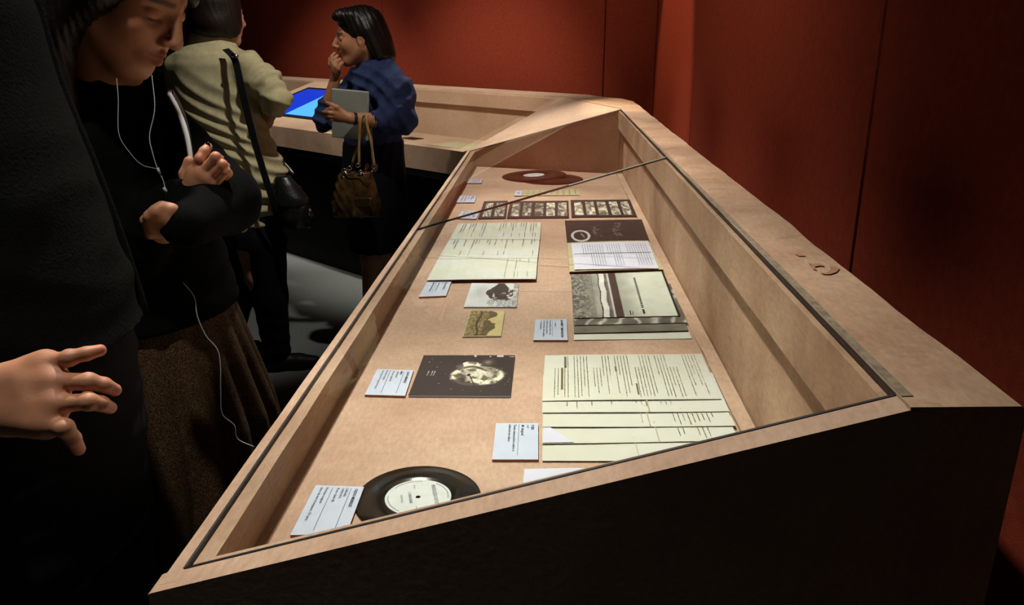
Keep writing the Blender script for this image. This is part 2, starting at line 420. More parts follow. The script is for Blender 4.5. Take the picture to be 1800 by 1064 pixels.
# two glass panes with a visible butt joint
YJ = 2.40
def pane(y0l, y0r, y1l, y1r, par=case):
    a = [(gxl, y0l), (XG, y0r), (XG, y1r), (gxl, y1l)]
    top = [(x, y, slope_z(x) - .0002) for x, y in a]; bot = [(x, y, slope_z(x) - GT) for x, y in a]
    m = MB(); m.add(bot + top, [(3, 2, 1, 0)], 1); m.add(bot + top, [(4, 5, 6, 7)], 0)
    m.add(bot + top, [(0, 1, 5, 4), (2, 3, 7, 6)], 2)
    m.add(bot + top, [(1, 2, 6, 5), (3, 0, 4, 7)], 2)
    return m.build('glass_pane', None, par, mats=[M['glass'], M['glass_body'], M['glass_edge']])
pane(ga, ga, YJ - .002, YJ - .018)
pane(YJ + .002, YJ - .014, yfar(gxl) - .008, yfar(XG) - .008)
gasket((gxl, YJ, slope_z(gxl) - .001), (XG, YJ - .016, slope_z(XG) - .001), 0.0026, 'glass_joint')
m = MB(); m.tube([(gxl + (XG - gxl) * t_, YJ - .004 - .016 * t_, slope_z(gxl + (XG - gxl) * t_) + .0002) for t_ in (.62, 1.0)], .0012, 6); m.build('joint_glint', M['glint'], case)  # pale tube stands in for the glint on this stretch of joint

# ------------------------------------------------------------------ corner wedge between the two vitrines
wedge = thing('corner_wedge', 'sloping triangular board wedge joining the two vitrines at the corner', 'corner wedge', (0.1, 4.5, 0))
apex = (FARL[0] - .002, FARL[1] + .003); A = (XG + .001, yfar(XG)); Bc = tuple(np.array(c2(0.03, SG2, 0))[:2]); 
Oc = (XO, yfar(XG) + .42)
rim = [Oc, (0.40, 4.60), (0.28, 4.78), tuple(np.array(c2(0.0, SO2, 0))[:2])]
m = MB()
topz = lambda p, z: (p[0], p[1], z)
m.hexa([topz(apex, .83), topz(A, .83), topz(Bc, .83)], [topz(apex, HL), topz(A, HR), topz(Bc, HR)])
m.build('wedge_top', M['board_plain'], wedge)
poly = [A, (XO, yfar(XG) + .415)] + rim[1:] + [Bc]
m = MB(); m.hexa([topz(p, .83) for p in poly], [topz(p, HR + .004) for p in poly]); m.build('corner_ledge', M['board_plain'], wedge)
m = MB(); m.hexa([topz(p, 0) for p in ((-.2, 4.25), (.3, 4.1), (.2, 4.7))], [topz(p, .83) for p in ((-.2, 4.25), (.3, 4.1), (.2, 4.7))]); m.build('plinth', M['plinth'], wedge)

# ------------------------------------------------------------------ vitrine 2 along the back wall
case2 = thing('display_case', 'long pinkish board vitrine with inset screen along the far red wall', 'display case', (*c2(1.8, .5, 0)[:2], 0))
TE = 6.6
def prism2(prof, t0, t1, name, material, a=0.001, seed=0.0, par=case2, n=40):
    vs, fs = [], []; k = len(prof)
    for i in range(n + 1):
        t = t0 + (t1 - t0) * i / n
        for s, z in prof: vs.append(wob(c2(t, s, z), a, 6.0, seed))
    for i in range(n):
        for j in range(k):
            a0, a1 = i * k + j, i * k + (j + 1) % k; fs.append((a0, a1, a1 + k, a0 + k))
    fs += [tuple(range(k))[::-1], tuple(range(n * k, n * k + k))]
    return obj(name, vs, fs, material, par)
prism2([(0, .83), (0, HL), (RB, z2(RB)), (RB, z2(RB) - .007), (.048, z2(.048) - .007), (.048, z2(.048) - .03), (.04, .925), (.04, .83)], 0.005, TE, 'front_rail', M['board'], seed=2.2)
prism2([(SG2 + .012, .83), (SG2 + .012, 1.100), (SG2 - .012, 1.096), (SG2 - .012, z2(SG2 - .012) - .007), (SG2, z2(SG2) - .007), (SG2, HR + .003), (SO2, HR + .004), (SO2, .83)], 0.005, TE, 'back_ledge', M['board_plain'], seed=3.9)
prism2([(.03, ZF - .02), (.03, ZF), (.81, ZF), (.81, ZF - .02)], 0.02, 1.40, 'base_panel', M['board'], 0.0006, 5.5)
prism2([(.03, ZF - .02), (.03, ZF), (.81, ZF), (.81, ZF - .02)], 2.47, TE, 'base_panel', M['board'], 0.0006, 6.5)
prism2([(RB + .001, .83), (RB + .001, z2(RB) - .001), (SG2 - .001, z2(SG2) - .001), (SG2 - .001, .83)], 1.36, 2.50, 'screen_block', M['board_plain'], 0.0004, 7.5)
prism2([(.01, .79), (.01, .829), (.95, .829), (.95, .79)], 0.05, TE, 'underside_panel', M['plinth'], 0, 0)
prism2([(.22, 0), (.22, .79), (.9, .79), (.9, 0)], 0.4, TE - .2, 'plinth', M['plinth'], 0, 0)
def pane2(t0, t1):
    a = [(t0, RB + .001), (t1, RB + .001), (t1, SG2 - .001), (t0, SG2 - .001)]
    top = [c2(t, s, z2(s) - .0005) for t, s in a]; bot = [c2(t, s, z2(s) - .0062) for t, s in a]
    m = MB(); m.add(bot + top, [(0, 1, 2, 3)], 1); m.add(bot + top, [(7, 6, 5, 4)], 0)
    m.add(bot + top, [(0, 4, 5, 1), (1, 5, 6, 2), (2, 6, 7, 3), (3, 7, 4, 0)], 2)
    return m.build('glass_pane', None, case2, mats=[M['glass'], M['glass_body'], M['glass_body']])
pane2(0.06, 1.355); pane2(2.505, TE - .01)
# the screen set into the sloping block
scr = thing('touch_screen', 'glowing blue screen with pale triangle set into the far vitrine', 'screen', c2(1.95, .4, z2(.4)))
def slab2(quad, zoff0, zoff1, name, material, par):
    m = MB(); m.hexa([c2(t, s, z2(s) + zoff0) for t, s in quad], [c2(t, s, z2(s) + zoff1) for t, s in quad]); return m.build(name, material, par)
slab2([(1.46, .150), (1.46, .655), (2.385, .655), (2.385, .150)], 0.0002, .004, 'bezel', M['gasket'], scr)
M['screen_blue'] = emit_material('screen_blue', srgb(28, 66, 225), 0.85)
M['screen_cyan'] = emit_material('screen_cyan', srgb(95, 195, 255), 1.0)
slab2([(1.49, .178), (1.49, .622), (2.345, .622), (2.345, .178)], 0.004, .005, 'display', M['screen_blue'], scr)
slab2([(1.49, .182), (1.49, .618), (2.01, .618), (1.955, .182)], 0.005, .0054, 'screen_graphic', M['screen_cyan'], scr)

M['stain'] = mat('brown_stain', srgb(138, 98, 74), .7, .25, noise=(60, srgb(156, 120, 94), 4, (1, 1, 1)))
def stain(px):
    m = MB(); P_ = []
    for x, y in px:
        p = at_z(x, y, HR + .005); f_ = min(max((p[0] - XG) / (XO - XG), 0), 1); P_.append(at_z(x, y, ze + .003 * f_ + .0014))
    m.add([tuple(p) for p in P_], [tuple(range(len(P_)))[::-1]]); return m.build('stain', M['stain'], case)
stain([(1440, 478), (1452, 480), (1460, 474), (1458, 468), (1468, 468), (1476, 472), (1471, 478), (1460, 482), (1448, 482)][::-1])
stain([(1420, 461), (1428, 464), (1436, 463), (1446, 465), (1450, 468), (1440, 467), (1432, 469), (1436, 475), (1430, 473), (1426, 467)][::-1])
stain([(1396, 446), (1408, 443), (1410, 447), (1418, 450), (1404, 450)][::-1])
# ------------------------------------------------------------------ exhibits: flat sheets, cards, prints
def lerp2(q, u, v):
    """q = corners TL, TR, BR, BL (world xyz); u to the right, v downwards"""
    q = [np.asarray(p, float) for p in q]
    return (q[0] * (1 - u) + q[1] * u) * (1 - v) + (q[3] * (1 - u) + q[2] * u) * v
def quad_px(pts, z): return [at_z(x, y, z) for x, y in pts]
def reading(q):
    """image corners TL, TR, BR, BL -> corners as read by a visitor standing on the left"""
    return [q[1], q[2], q[3], q[0]]
def slab(name, q, th, material, parent=None, mats=None, n=1, curl=None):
    """thin sheet: q is the upper face (image corners TL TR BR BL); curl(u,v) lifts it"""
    vs, fs, fm = [], [], []
    for lay in (0, 1):
        for j in range(n + 1):
            for i in range(n + 1):
                p = lerp2(q, i / n, j / n).copy()
                if curl: p[2] += curl(i / n, j / n)
                if lay: p[2] -= th
                vs.append(p)
    N = (n + 1) ** 2; w = n + 1
    for j in range(n):
        for i in range(n):
            a = j * w + i
            fs.append((a, a + w, a + w + 1, a + 1)); fm.append(0)
            fs.append((N + a, N + a + 1, N + a + w + 1, N + a + w)); fm.append(1)
    for i in range(n):
        for a, b in ((i, i + 1), (n * w + i + 1, n * w + i), ((i + 1) * w, i * w), (i * w + n, (i + 1) * w + n)):
            fs.append((a, b, N + b, N + a)); fm.append(1)
    return obj(name, vs, fs, material, parent, False, mats, fm if mats else None)

def text_polys(s, size, bold=0.0):
    cu = bpy.data.curves.new('t', 'FONT'); cu.body = s; cu.size = size; cu.offset = bold * size; cu.resolution_u = 2
    o = bpy.data.objects.new('t', cu); C.objects.link(o)
    dg = bpy.context.evaluated_depsgraph_get(); dg.update()
    me = o.evaluated_get(dg).to_mesh()
    vs = [tuple(v.co[:2]) for v in me.vertices]; fs = [tuple(p.vertices) for p in me.polygons]
    o.evaluated_get(dg).to_mesh_clear(); bpy.data.objects.remove(o); bpy.data.curves.remove(cu)
    return vs, fs
def lettering(name, lines, q, material, parent, lift=0.0005, w=1.0, h=1.0):
    """lines: (string, u, v baseline, size in fractions of height, bold, target width or None)"""
    V, Fa = [], []
    for s, u, v, size, bold, width in lines:
        vs, fs = text_polys(s, size, bold)
        if not vs: continue
        xm = max(p[0] for p in vs); sx = (width / xm) if width else h / w
        b = len(V)
        for x, y in vs:
            p = lerp2(q, u + x * sx, v - y); V.append((p[0], p[1], p[2] + lift))
        Fa += [tuple(i + b for i in f) for f in fs]
    o = obj(name, V, Fa, material, parent); o['kind'] = 'stuff'; return o
def bars(name, rects, q, material, parent, lift=0.0005):
    V, Fa = [], []
    for u0, v0, u1, v1 in rects:
        b = len(V)
        for u, v in ((u0, v0), (u0, v1), (u1, v1), (u1, v0)):
            p = lerp2(q, u, v); V.append((p[0], p[1], p[2] + lift))
        Fa.append((b, b + 1, b + 2, b + 3))
    o = obj(name, V, Fa, material, parent)
    if len(rects) > 1: o['kind'] = 'stuff'
    return o
def typed(rng, u0, u1, v, hgt, wmin=.012, wmax=.06, gap=.010, fill=1.0):
    out = []; u = u0; hgt *= .72; gap *= 1.5
    while u < u1:
        w = min(rng.uniform(wmin, wmax), u1 - u)
        if rng.random() < fill: out.append((u, v - hgt * rng.uniform(.7, 1.0), u + w, v))
        u += w + gap
    return out
def print_mesh(name, q, func, nx, ny, parent, lift=0.0004, material=None, inset=0.0):
    """fine grid carrying the colours of a photograph print; func(u, v) -> rgb in sRGB 0..255"""
    u, v = np.meshgrid(np.linspace(inset, 1 - inset, nx + 1), np.linspace(inset, 1 - inset, ny + 1))
    uu, vv = u[..., None], v[..., None]
    q = [np.asarray(p, float) for p in q]
    P = (q[0] * (1 - uu) + q[1] * uu) * (1 - vv) + (q[3] * (1 - uu) + q[2] * uu) * vv
    P = P.reshape(-1, 3).copy(); P[:, 2] += lift
    idx = np.arange((nx + 1) * (ny + 1)).reshape(ny + 1, nx + 1)
    F = np.stack([idx[:-1, :-1], idx[1:, :-1], idx[1:, 1:], idx[:-1, 1:]], -1).reshape(-1, 4)
    o = obj(name, P, F, material or M['print'], parent)
    c = np.clip(func((u - inset) / (1 - 2 * inset), (v - inset) / (1 - 2 * inset)), 0, 255).reshape(-1, 3) / 255.0
    lin = np.where(c <= .04045, c / 12.92, ((c + .055) / 1.055) ** 2.4) * .68      # photographic paper white
    a = o.data.color_attributes.new('Col', 'FLOAT_COLOR', 'POINT')
    a.data.foreach_set('color', np.concatenate([lin, np.ones((len(lin), 1))], 1).astype(np.float32).ravel())
    return o
_tab = np.random.default_rng(3).random((64, 64))
def vnoise(u, v):
    i, j = np.floor(u).astype(int), np.floor(v).astype(int); a, b = u - i, v - j
    a = a * a * (3 - 2 * a); b = b * b * (3 - 2 * b)
    g = lambda x, y: _tab[x % 64, y % 64]
    return (g(i, j) * (1 - a) + g(i + 1, j) * a) * (1 - b) + (g(i, j + 1) * (1 - a) + g(i + 1, j + 1) * a) * b
def fbm(u, v, sc, oct=4, seed=0):
    s = 0; amp = .5; tot = 0
    for k in range(oct):
        s = s + amp * vnoise(u * sc + seed * 7.3 + k * 11, v * sc + seed * 3.1 + k * 5); tot += amp; amp *= .5; sc *= 2
    return s / tot
def mixc(c0, c1, t): t = np.clip(t, 0, 1)[..., None]; return np.array(c0, float) * (1 - t) + np.array(c1, float) * t
def sstep(a, b, x): t = np.clip((x - a) / (b - a), 0, 1); return t * t * (3 - 2 * t)

CARD_T = 0.0045
def caption_card(px, label, lines, rules=(), th=CARD_T, soft=None, group='caption cards in the foreground vitrine'):
    q = quad_px(px, ZF + th)
    o = slab('caption_card', q, th - .0003, None, mats=[M['card'], M['shaded_edge']])
    tag(o, label, 'caption card', group)
    rq = reading(q)
    w = np.linalg.norm(rq[1] - rq[0]); h = np.linalg.norm(rq[3] - rq[0])
    bold = [l for l in lines if l[4] > 0]; thin = [l for l in lines if l[4] <= 0]
    if bold: lettering('heading', bold, rq, M['ink'], o, w=w, h=h)
    if thin: lettering('caption_text', thin, rq, M['ink'], o, w=w, h=h)
    if soft: bars('caption_text', soft, rq, M['ink_grey'], o)
    if rules: bars('rule_lines', [(u0, v - t / 2, u1, v + t / 2) for u0, u1, v, t in rules], rq, M['ink_grey'], o, .0006)
    return o

caption_card([(555, 853), (640, 856), (609, 939), (510, 941)], 'largest white caption card beside the near vinyl record',
    [('CILDO MEIRELES', .06, .16, .085, .016, .40), ('CARAXIA', .05, .345, .075, .004, .19), ('1970/1971', .05, .43, .075, .0, .22), ('4 min. (lado B)', .05, .53, .075, .003, .30),
     ('Formato original:', .05, .755, .075, .003, .34), ('disco de vinil (Compacto, 33 rpm)', .05, .865, .075, .003, .68)],
    [(.05, .92, .245, .010), (.05, .92, .625, .010)])
caption_card([(663, 649), (727, 651), (712, 696), (641, 694)], 'white caption card left of the dark galaxy sleeve',
    [('CILDO MEIRELES', .07, .15, .085, .016, .46), ('MEBS', .07, .33, .08, .006, .14), ('1970/1971', .07, .43, .075, .0, .25), ('4,5 min. (lado A)', .07, .54, .075, .003, .40),
     ('Formato original:', .05, .72, .075, .003, .38), ('disco de vinil (Compacto 33 rpm)', .05, .83, .075, .003, .72)],
    [(.07, .92, .24, .011), (.05, .92, .62, .011)])
caption_card([(872, 744), (946, 744), (946, 808), (865, 808)], 'white caption card left of the fanned typescript pages',
    [('F ISA', .06, .165, .10, .014, .14), ('1977', .06, .27, .07, -.001, .10), ('M. Sangrad', .06, .39, .09, .006, .30),
     ('Texto manuscrito sobre a', .05, .575, .085, .004, .74), ('editorial em disco', .05, .69, .085, .004, .48)],
    [(.05, .90, .455, .012)])
caption_card([(941, 562), (996, 561), (998, 598), (938, 598)], 'small white caption card left of the stacked photo sleeves',
    [('ROBERT SMITHSON', .06, .19, .10, .018, .82), ('c. 1970', .06, .39, .075, .002, .32), ('Fotografias e livro de', .05, .54, .08, .004, .70), ('artista sobre a série', .05, .64, .08, .004, .66),
     ('com obras do artista', .05, .735, .08, .004, .80), ('Coleção', .05, .83, .08, .002, .45)],
    [(.03, .84, .455, .013)])
caption_card([(751, 495), (794, 494), (784, 520), (736, 522)], 'small white caption card below the three overlapping documents',
    [('HÉLIO OITICICA', .08, .24, .12, .016, .52), ('1971', .08, .36, .08, 0, .14), ('Textos para filme', .08, .50, .09, .002, .60), ('manuscritos', .08, .72, .10, .010, .62)], [(.06, .80, .60, .012)])
rngB = random.Random(5)
def soft_lines(n=4):
    return [r for k in range(n) for r in typed(rngB, .08, rngB.uniform(.5, .9), .28 + .17 * k, .09)]
caption_card([(811, 371), (843, 371), (837, 385), (803, 384)], 'tiny white caption card left of the dark film strips', [('A B', .5, .22, .16, .02, .3)], soft=soft_lines())
caption_card([(809, 344), (838, 345), (834, 356), (801, 356)], 'tiny white caption card above the one beside the film strips', [('A', .1, .22, .16, .02, .2)], soft=soft_lines())
caption_card([(824, 314), (849, 315), (846, 322), (818, 322)], 'tiny white caption card farthest down the vitrine', [], soft=soft_lines(3))

# --- the near seven inch record
M['vinyl'] = mat('black_vinyl', (0.007, 0.006, 0.005), 0.10, 0.35)
nt = M['vinyl'].node_tree; tcx = nt.nodes.new('ShaderNodeTexCoord'); wv = nt.nodes.new('ShaderNodeTexWave')
wv.wave_type = 'RINGS'; wv.rings_direction = 'Z'; wv.inputs['Scale'].default_value = 190
nt.links.new(tcx.outputs['Object'], wv.inputs['Vector'])
bpv = nt.nodes.new('ShaderNodeBump'); bpv.inputs['Strength'].default_value = .05; bpv.inputs['Distance'].default_value = .0005
nt.links.new(wv.outputs[0], bpv.inputs['Height']); nt.links.new(bpv.outputs[0], nt.nodes['Principled BSDF'].inputs['Normal'])
M['record_label'] = mat('record_label', srgb(182, 190, 186), 0.5, 0.3, noise=(60, srgb(172, 181, 177), 3, (1, 1, 1)))
def ring(cx, cy, z0, z1, r0, r1, n=72, tilt=None):
    vs = []
    for k in range(n):
        a = 2 * PI * k / n; c, s = math.cos(a), math.sin(a)
        vs += [(r0 * c, r0 * s, z0), (r1 * c, r1 * s, z0), (r1 * c, r1 * s, z1 * .7 + z0 * .3), (r1 * .985 * c, r1 * .985 * s, z1), (r0 * c, r0 * s, z1)]
    fs = []
    for k in range(n):
        a, b = 5 * k, 5 * ((k + 1) % n)
        for i in range(5):
            j = (i + 1) % 5; fs.append((a + i, a + j, b + j, b + i))
    V = np.array(vs)
    if tilt is not None: V = V @ np.array(tilt).T
    return V + np.array([cx, cy, 0]), [f[::-1] for f in fs]
def place(o, loc):
    """move the mesh origin to loc without moving the mesh (so ring textures are centred)"""
    loc = np.array(loc, float); d = ORIGIN[o.name] - loc
    o.data.transform(Matrix.Translation(d)); o.location = loc; ORIGIN[o.name] = loc
c = at_z(735, 875, ZF + .003)
v, f = ring(c[0], c[1], ZF + .0006, ZF + .0036, 0.0036, 0.0905, 96)
rec = obj('vinyl_record', v, f, M['vinyl'], None, True); place(rec, (c[0], c[1], ZF + .0006)); tag(rec, 'black vinyl record with large white label at the near end of the vitrine', 'record', 'vinyl records in the vitrine')
v, f = ring(c[0], c[1], ZF + .0036, ZF + .0041, 0.0036, 0.0475, 64); lab = obj('record_label', v, f, M['record_label'], rec)
sq = [np.array([c[0] + .0475 * sx, c[1] + .0475 * sy, ZF + .0041]) for sx, sy in ((1, 1), (1, -1), (-1, -1), (-1, 1))]   # read from the left
# label lettering turned with the record
def rot_q(q, c, ang):
    out = []
    for p in q:
        d = p - np.array([c[0], c[1], 0]); out.append(np.array([c[0] + d[0] * math.cos(ang) - d[1] * math.sin(ang), c[1] + d[0] * math.sin(ang) + d[1] * math.cos(ang), p[2]]))
    return out
sq = rot_q(sq, c, math.radians(14))
lettering('label_text', [('CARAXIA', .34, .64, .065, .006, .32), ('Cildo Meireles', .40, .76, .05, -.001, .22)], sq, M['ink_grey'], lab, .0004)
lettering('label_heading', [('PRODUÇÃO DE SOM', .2, .27, .085, .004, .60), ('33 rpm', .16, .54, .04, 0, .10), ('lado B', .76, .56, .04, 0, .10)], sq, M['ink_grey'], lab, .0004)
m = MB()
for k in range(64):
    if k % 16 < 11:
        a0, a1 = 2 * PI * k / 64, 2 * PI * (k + .7) / 64
        P_ = [(c[0] + r_ * math.cos(a_), c[1] + r_ * math.sin(a_), ZF + .0045) for a_, r_ in ((a0, .0425), (a0, .0436), (a1, .0436), (a1, .0425))]
        m.quad(P_[0], P_[1], P_[2], P_[3])
m.build('rim_text', M['ink_grey'], lab)['kind'] = 'stuff'
# far records, one lying flat and one resting on it
c = at_z(968, 314, ZF + .004)
v, f = ring(c[0], c[1], ZF + .0006, ZF + .0036, 0.004, 0.150, 72)
r1 = obj('vinyl_record', v, f, M['vinyl'], None, True); tag(r1, 'lower of the two overlapping black records at the far end', 'record', 'vinyl records in the vitrine'); place(r1, (c[0], c[1], ZF + .0006))
c = at_z(956, 309, ZF + .008)
ta = math.radians(3.0); ca, sa = math.cos(ta), math.sin(ta)
T = np.array([[ca, 0, -sa], [0, 1, 0], [sa, 0, ca]])
v, f = ring(c[0], c[1], ZF + .0090, ZF + .0120, 0.004, 0.150, 72, T)
r2 = obj('vinyl_record', v, f, M['vinyl'], None, True); tag(r2, 'upper tilted black record with pale label at the far end', 'record', 'vinyl records in the vitrine')
v, f = ring(c[0], c[1], ZF + .0121, ZF + .0127, 0.004, 0.050, 48, T); obj('record_label', v, f, M['record_label'], r2)

# --- white sheet at the near edge
q = quad_px([(922, 825), (1080, 824), (1120, 900), (914, 906)], ZF + .004)
o = slab('white_sheet', q, .0012, M['paper_white'], n=4, curl=lambda u, v: .0015 * math.sin(u * 3)); tag(o, 'blank white sheet cut off by the near rim of the vitrine', 'paper')
q2 = quad_px([(921, 824), (1082, 823), (1122, 900), (912, 906)], ZF + .0022)
slab('backing_board', q2, .0015, M['paper_cream'], o)

# --- five fanned typescript pages, oldest on top
rng = random.Random(11)
fan = [([(958, 625), (1233, 622), (1268, 702), (953, 706)], 'topmost typescript page with dense typed lines, above four others'),
       ([(955, 660), (1252, 655), (1282, 724), (953, 727)], 'second typescript page of the fan, under the dense one'),
       ([(955, 684), (1258, 680), (1293, 750), (954, 752)], 'third typescript page, in the middle of the fan'),
       ([(955, 710), (1262, 700), (1300, 776), (953, 781)], 'fourth typescript page of the fan with a pale folded corner'),
       ([(955, 740), (1266, 730), (1318, 812), (953, 811)], 'lowest typescript page of the fan, nearest the rim')]
for k, (px, lb) in enumerate(fan):
    z = ZF + .0085 - .0016 * k
    q = quad_px(px, z)
    sh = slab('typescript_page', q, .0007, M['paper'], n=4, curl=lambda u, v, k=k: .0006 * math.sin(u * 5 + k) + .0012 * v ** 3)
    tag(sh, lb, 'paper', 'fanned typescript pages')
    rq = reading(q); R = []
    if k == 0:
        vv = .045
        for line in range(46):
            vv = .05 + line * .0195
            if line in (5, 6, 14, 21, 27, 34, 40): continue
            R += typed(rng, .05 + (.28 if line % 12 in (7, 8, 9) else 0), rng.choice([.5, .72, .88, .93, .95]), vv + .008, .0072, .010, .032, .012)
        Rb = [(.06, .865, .30, .878), (.32, .885, .78, .897), (.68, .452, .90, .462), (.30, .56, .40, .57)]
        bars('bold_words', Rb, rq, M['ink_olive'], sh, .0021)
    elif k == 1:
        for line in range(30):
            if rng.random() < .6: R += typed(rng, .56, rng.uniform(.62, .92), .14 + line * .027, .008, .012, .035, .012)
        bars('fold_mark', [(.5, .425, .99, .432)], rq, M['ink_pale'], sh, .0021)
    elif k == 2:
        for line in range(9):
            R += typed(rng, .58, rng.uniform(.78, .98), .10 + line * .026, .008, .012, .035, .012)
        bars('fold_mark', [(.5, .44, .99, .446), (.5, .475, .9, .479)], rq, M['ink_pale'], sh, .0021)
    elif k == 3:
        for line in (3, 4, 5, 8, 9):
            R += typed(rng, .60, rng.uniform(.8, .98), .06 + line * .026, .008, .012, .035, .012)
        bars('fold_mark', [(.55, .405, .99, .411)], rq, M['ink_pale'], sh, .0021)
        qq = [lerp2(q, a, b) for a, b in ((.004, .62), (.035, .62), (.16, .99), (.004, .99))]
        for p in qq: p[2] += .0021
        slab('folded_corner', qq, .0003, M['paper_white'], sh)
    else:
        bars('fold_mark', [(.5, .525, .99, .529)], rq, M['ink_pale'], sh, .0021)
    if R: bars('typed_lines', R, rq, M['ink_olive'], sh, .0020)

# --- the dark record sleeve with a spiral nebula
def nebula(u, v):
    cx, cy = .635, .53
    dx, dy = (u - cx), (v - cy) * .92
    r = np.sqrt(dx * dx + dy * dy); th = np.arctan2(dy, dx)
    base = mixc((38, 26, 22), (52, 38, 32), fbm(u, v, 9, 4, 1))
    tex = fbm(u, v, 20, 4, 5); fine = fbm(u, v, 48, 3, 9)
    rr = np.sqrt((dx / 1.08) ** 2 + (dy / .92) ** 2) + .035 * (fbm(u, v, 9, 4, 2) - .5)
    swirl = np.cos(2 * th + 26 * rr - .6)
    disc = sstep(.275, .225, rr)
    t = disc * (.78 + .30 * (tex - .5) + .30 * swirl * sstep(.05, .2, rr))
    t = t - disc * np.exp(-((rr - .175) / .022) ** 2) * (np.sin(3 * th + 1.0) > -.2) * (.55 * (fine > .45))
    arm = sstep(1.0, .7, np.sqrt(((u - .55) / .125) ** 2 + ((v - .26 - .35 * (u - .55) ** 2) / .10) ** 2) + .5 * (tex - .5))
    t = np.maximum(t, arm)
    t = t * (.35 + .65 * sstep(.34, .50, fbm(u, v, 15, 3, 31) + .10 * np.sin(2 * th + 30 * rr))) * (.75 + .5 * (fine - .3))
    t = t * 1.25
    wisp = np.exp(-(((u - .72) / .05) ** 2 + ((v - .2) / .06) ** 2)) * .55 + np.exp(-(((u - .44) / .04) ** 2 + ((v - .36) / .09) ** 2)) * .6
    t = np.clip(np.maximum(t, wisp * (tex + .3)), 0, 1)
    lane = np.exp(-((v - .37 + .06 * np.sin(u * 14)) / .028) ** 2) * sstep(.42, .50, u) * sstep(.82, .66, u); t = t * (1 - .85 * lane)
    spot_ = np.exp(-(((u - .50) / .028) ** 2 + ((v - .66) / .05) ** 2)) + np.exp(-(((u - .80) / .025) ** 2 + ((v - .70) / .05) ** 2)) + np.exp(-(((u - .47) / .018) ** 2 + ((v - .42) / .035) ** 2)); t = t * (1 - .8 * np.clip(spot_, 0, 1))
    cut = sstep(.80, .86, v - .10 * np.sin(u * 19) * .3) * sstep(.60, .68, u) * sstep(.86, .80, u); t = t * (1 - cut)
    col = np.array([244, 244, 212.]) * t[..., None] + base * (1 - t[..., None])
    # shuttle-like dark speck and a thin line, as printed on the sleeve
    ln = (np.abs((u - .56) - (v - .55) * .30) < .006) & (v > .55) & (v < .80)
    col[ln] = (30, 22, 18)
    col[((u - .545) / .02) ** 2 + ((v - .52) / .035) ** 2 < 1] = (22, 16, 14)
    for (a, b, s) in ((.09, .19, 1.4), (.11, .12, 1.0), (.21, .19, .8), (.19, .32, 1.2), (.40, .30, 1.1), (.37, .62, 1.2), (.42, .62, .7), (.26, .73, 1.2), (.40, .86, 1.1), (.52, .88, .9),
                      (.83, .40, 1.2), (.88, .35, 1.0), (.93, .48, 1.2), (.97, .62, 1.0), (.96, .68, 1.2), (.93, .74, .8), (.75, .12, .6), (.30, .5, .5), (.7, .90, .7)):
        d = np.sqrt(((u - a) * 1.0) ** 2 + ((v - b) * 1.05) ** 2); col = col + (np.array([225, 220, 205]) * np.clip(1.2 - d / (.0062 * s), 0, 1)[..., None])
    for a in (.115, .155, .18):
        w_ = (np.abs(u - a - (v - .5) * -.05) < .004) & (v > .42) & (v < .54); col[w_] = (190, 185, 170)
    edge = (v < .05) & (fbm(u, v * .3, 10, 3, 8) > .52) & (u > .22); col[edge] = (205, 200, 190)
    return col
q = quad_px([(745, 625), (905, 625), (897, 696), (718, 695)], ZF + .0045)
o = slab('record_sleeve', q, .0038, None, mats=[M['black_paper'], M['card']]); tag(o, 'dark brown record sleeve printed with a white spiral nebula', 'record sleeve')
print_mesh('printed_face', q, nebula, 200, 170, o, material=None)

# --- black and white photo of rock and foam
def rock(u, v):
    sky = mixc((206, 214, 214), (232, 236, 236), fbm(u, v, 5, 4, 1))
    haze = np.exp(-(((u - .25) / .16) ** 2 + ((v - .42) / .25) ** 2)); sky = sky - haze[..., None] * 32
    w = fbm(u, v, 14, 4, 3)
    bnd = .46 + .10 * np.cos(v * 7.5) - .10 * sstep(.55, 1, v) + .04 * (w - .5)
    body = (u > bnd) & (v < .72 + .1 * w) & (u < .93 - .1 * (v > .35) * (w > .55)) & ~((v < .28) & (u > .70 + v * .5))
    col = np.where(body[..., None], mixc((32, 22, 18), (66, 50, 42), w), sky)
    foam = ((v > .42) & (w > .60) & (u > .5)) | ((u > .80) & (w > .52) & (v > .2))
    col = np.where((foam & (u > bnd))[..., None], mixc((170, 176, 174), (240, 242, 238), fbm(u, v, 30, 3, 6)), col)
    spray = (v > .70) & (u > .42); col = np.where((spray & (w > .42))[..., None], mixc((120, 128, 128), (236, 238, 236), fbm(u, v, 26, 4, 7)), col)
    right = (u > .90); col = np.where(right[..., None] & ~foam[..., None], mixc((120, 122, 116), (190, 190, 182), fbm(u * 4, v, 8, 3, 2)), col)
    return col
q = quad_px([(829, 498), (912, 499), (908, 540), (815, 540)], ZF + .003)
o = slab('photo_print', q, .0022, M['card']); tag(o, 'black and white photograph of a dark rock in white foam', 'photograph'); print_mesh('printed_face', q, rock, 140, 110, o)
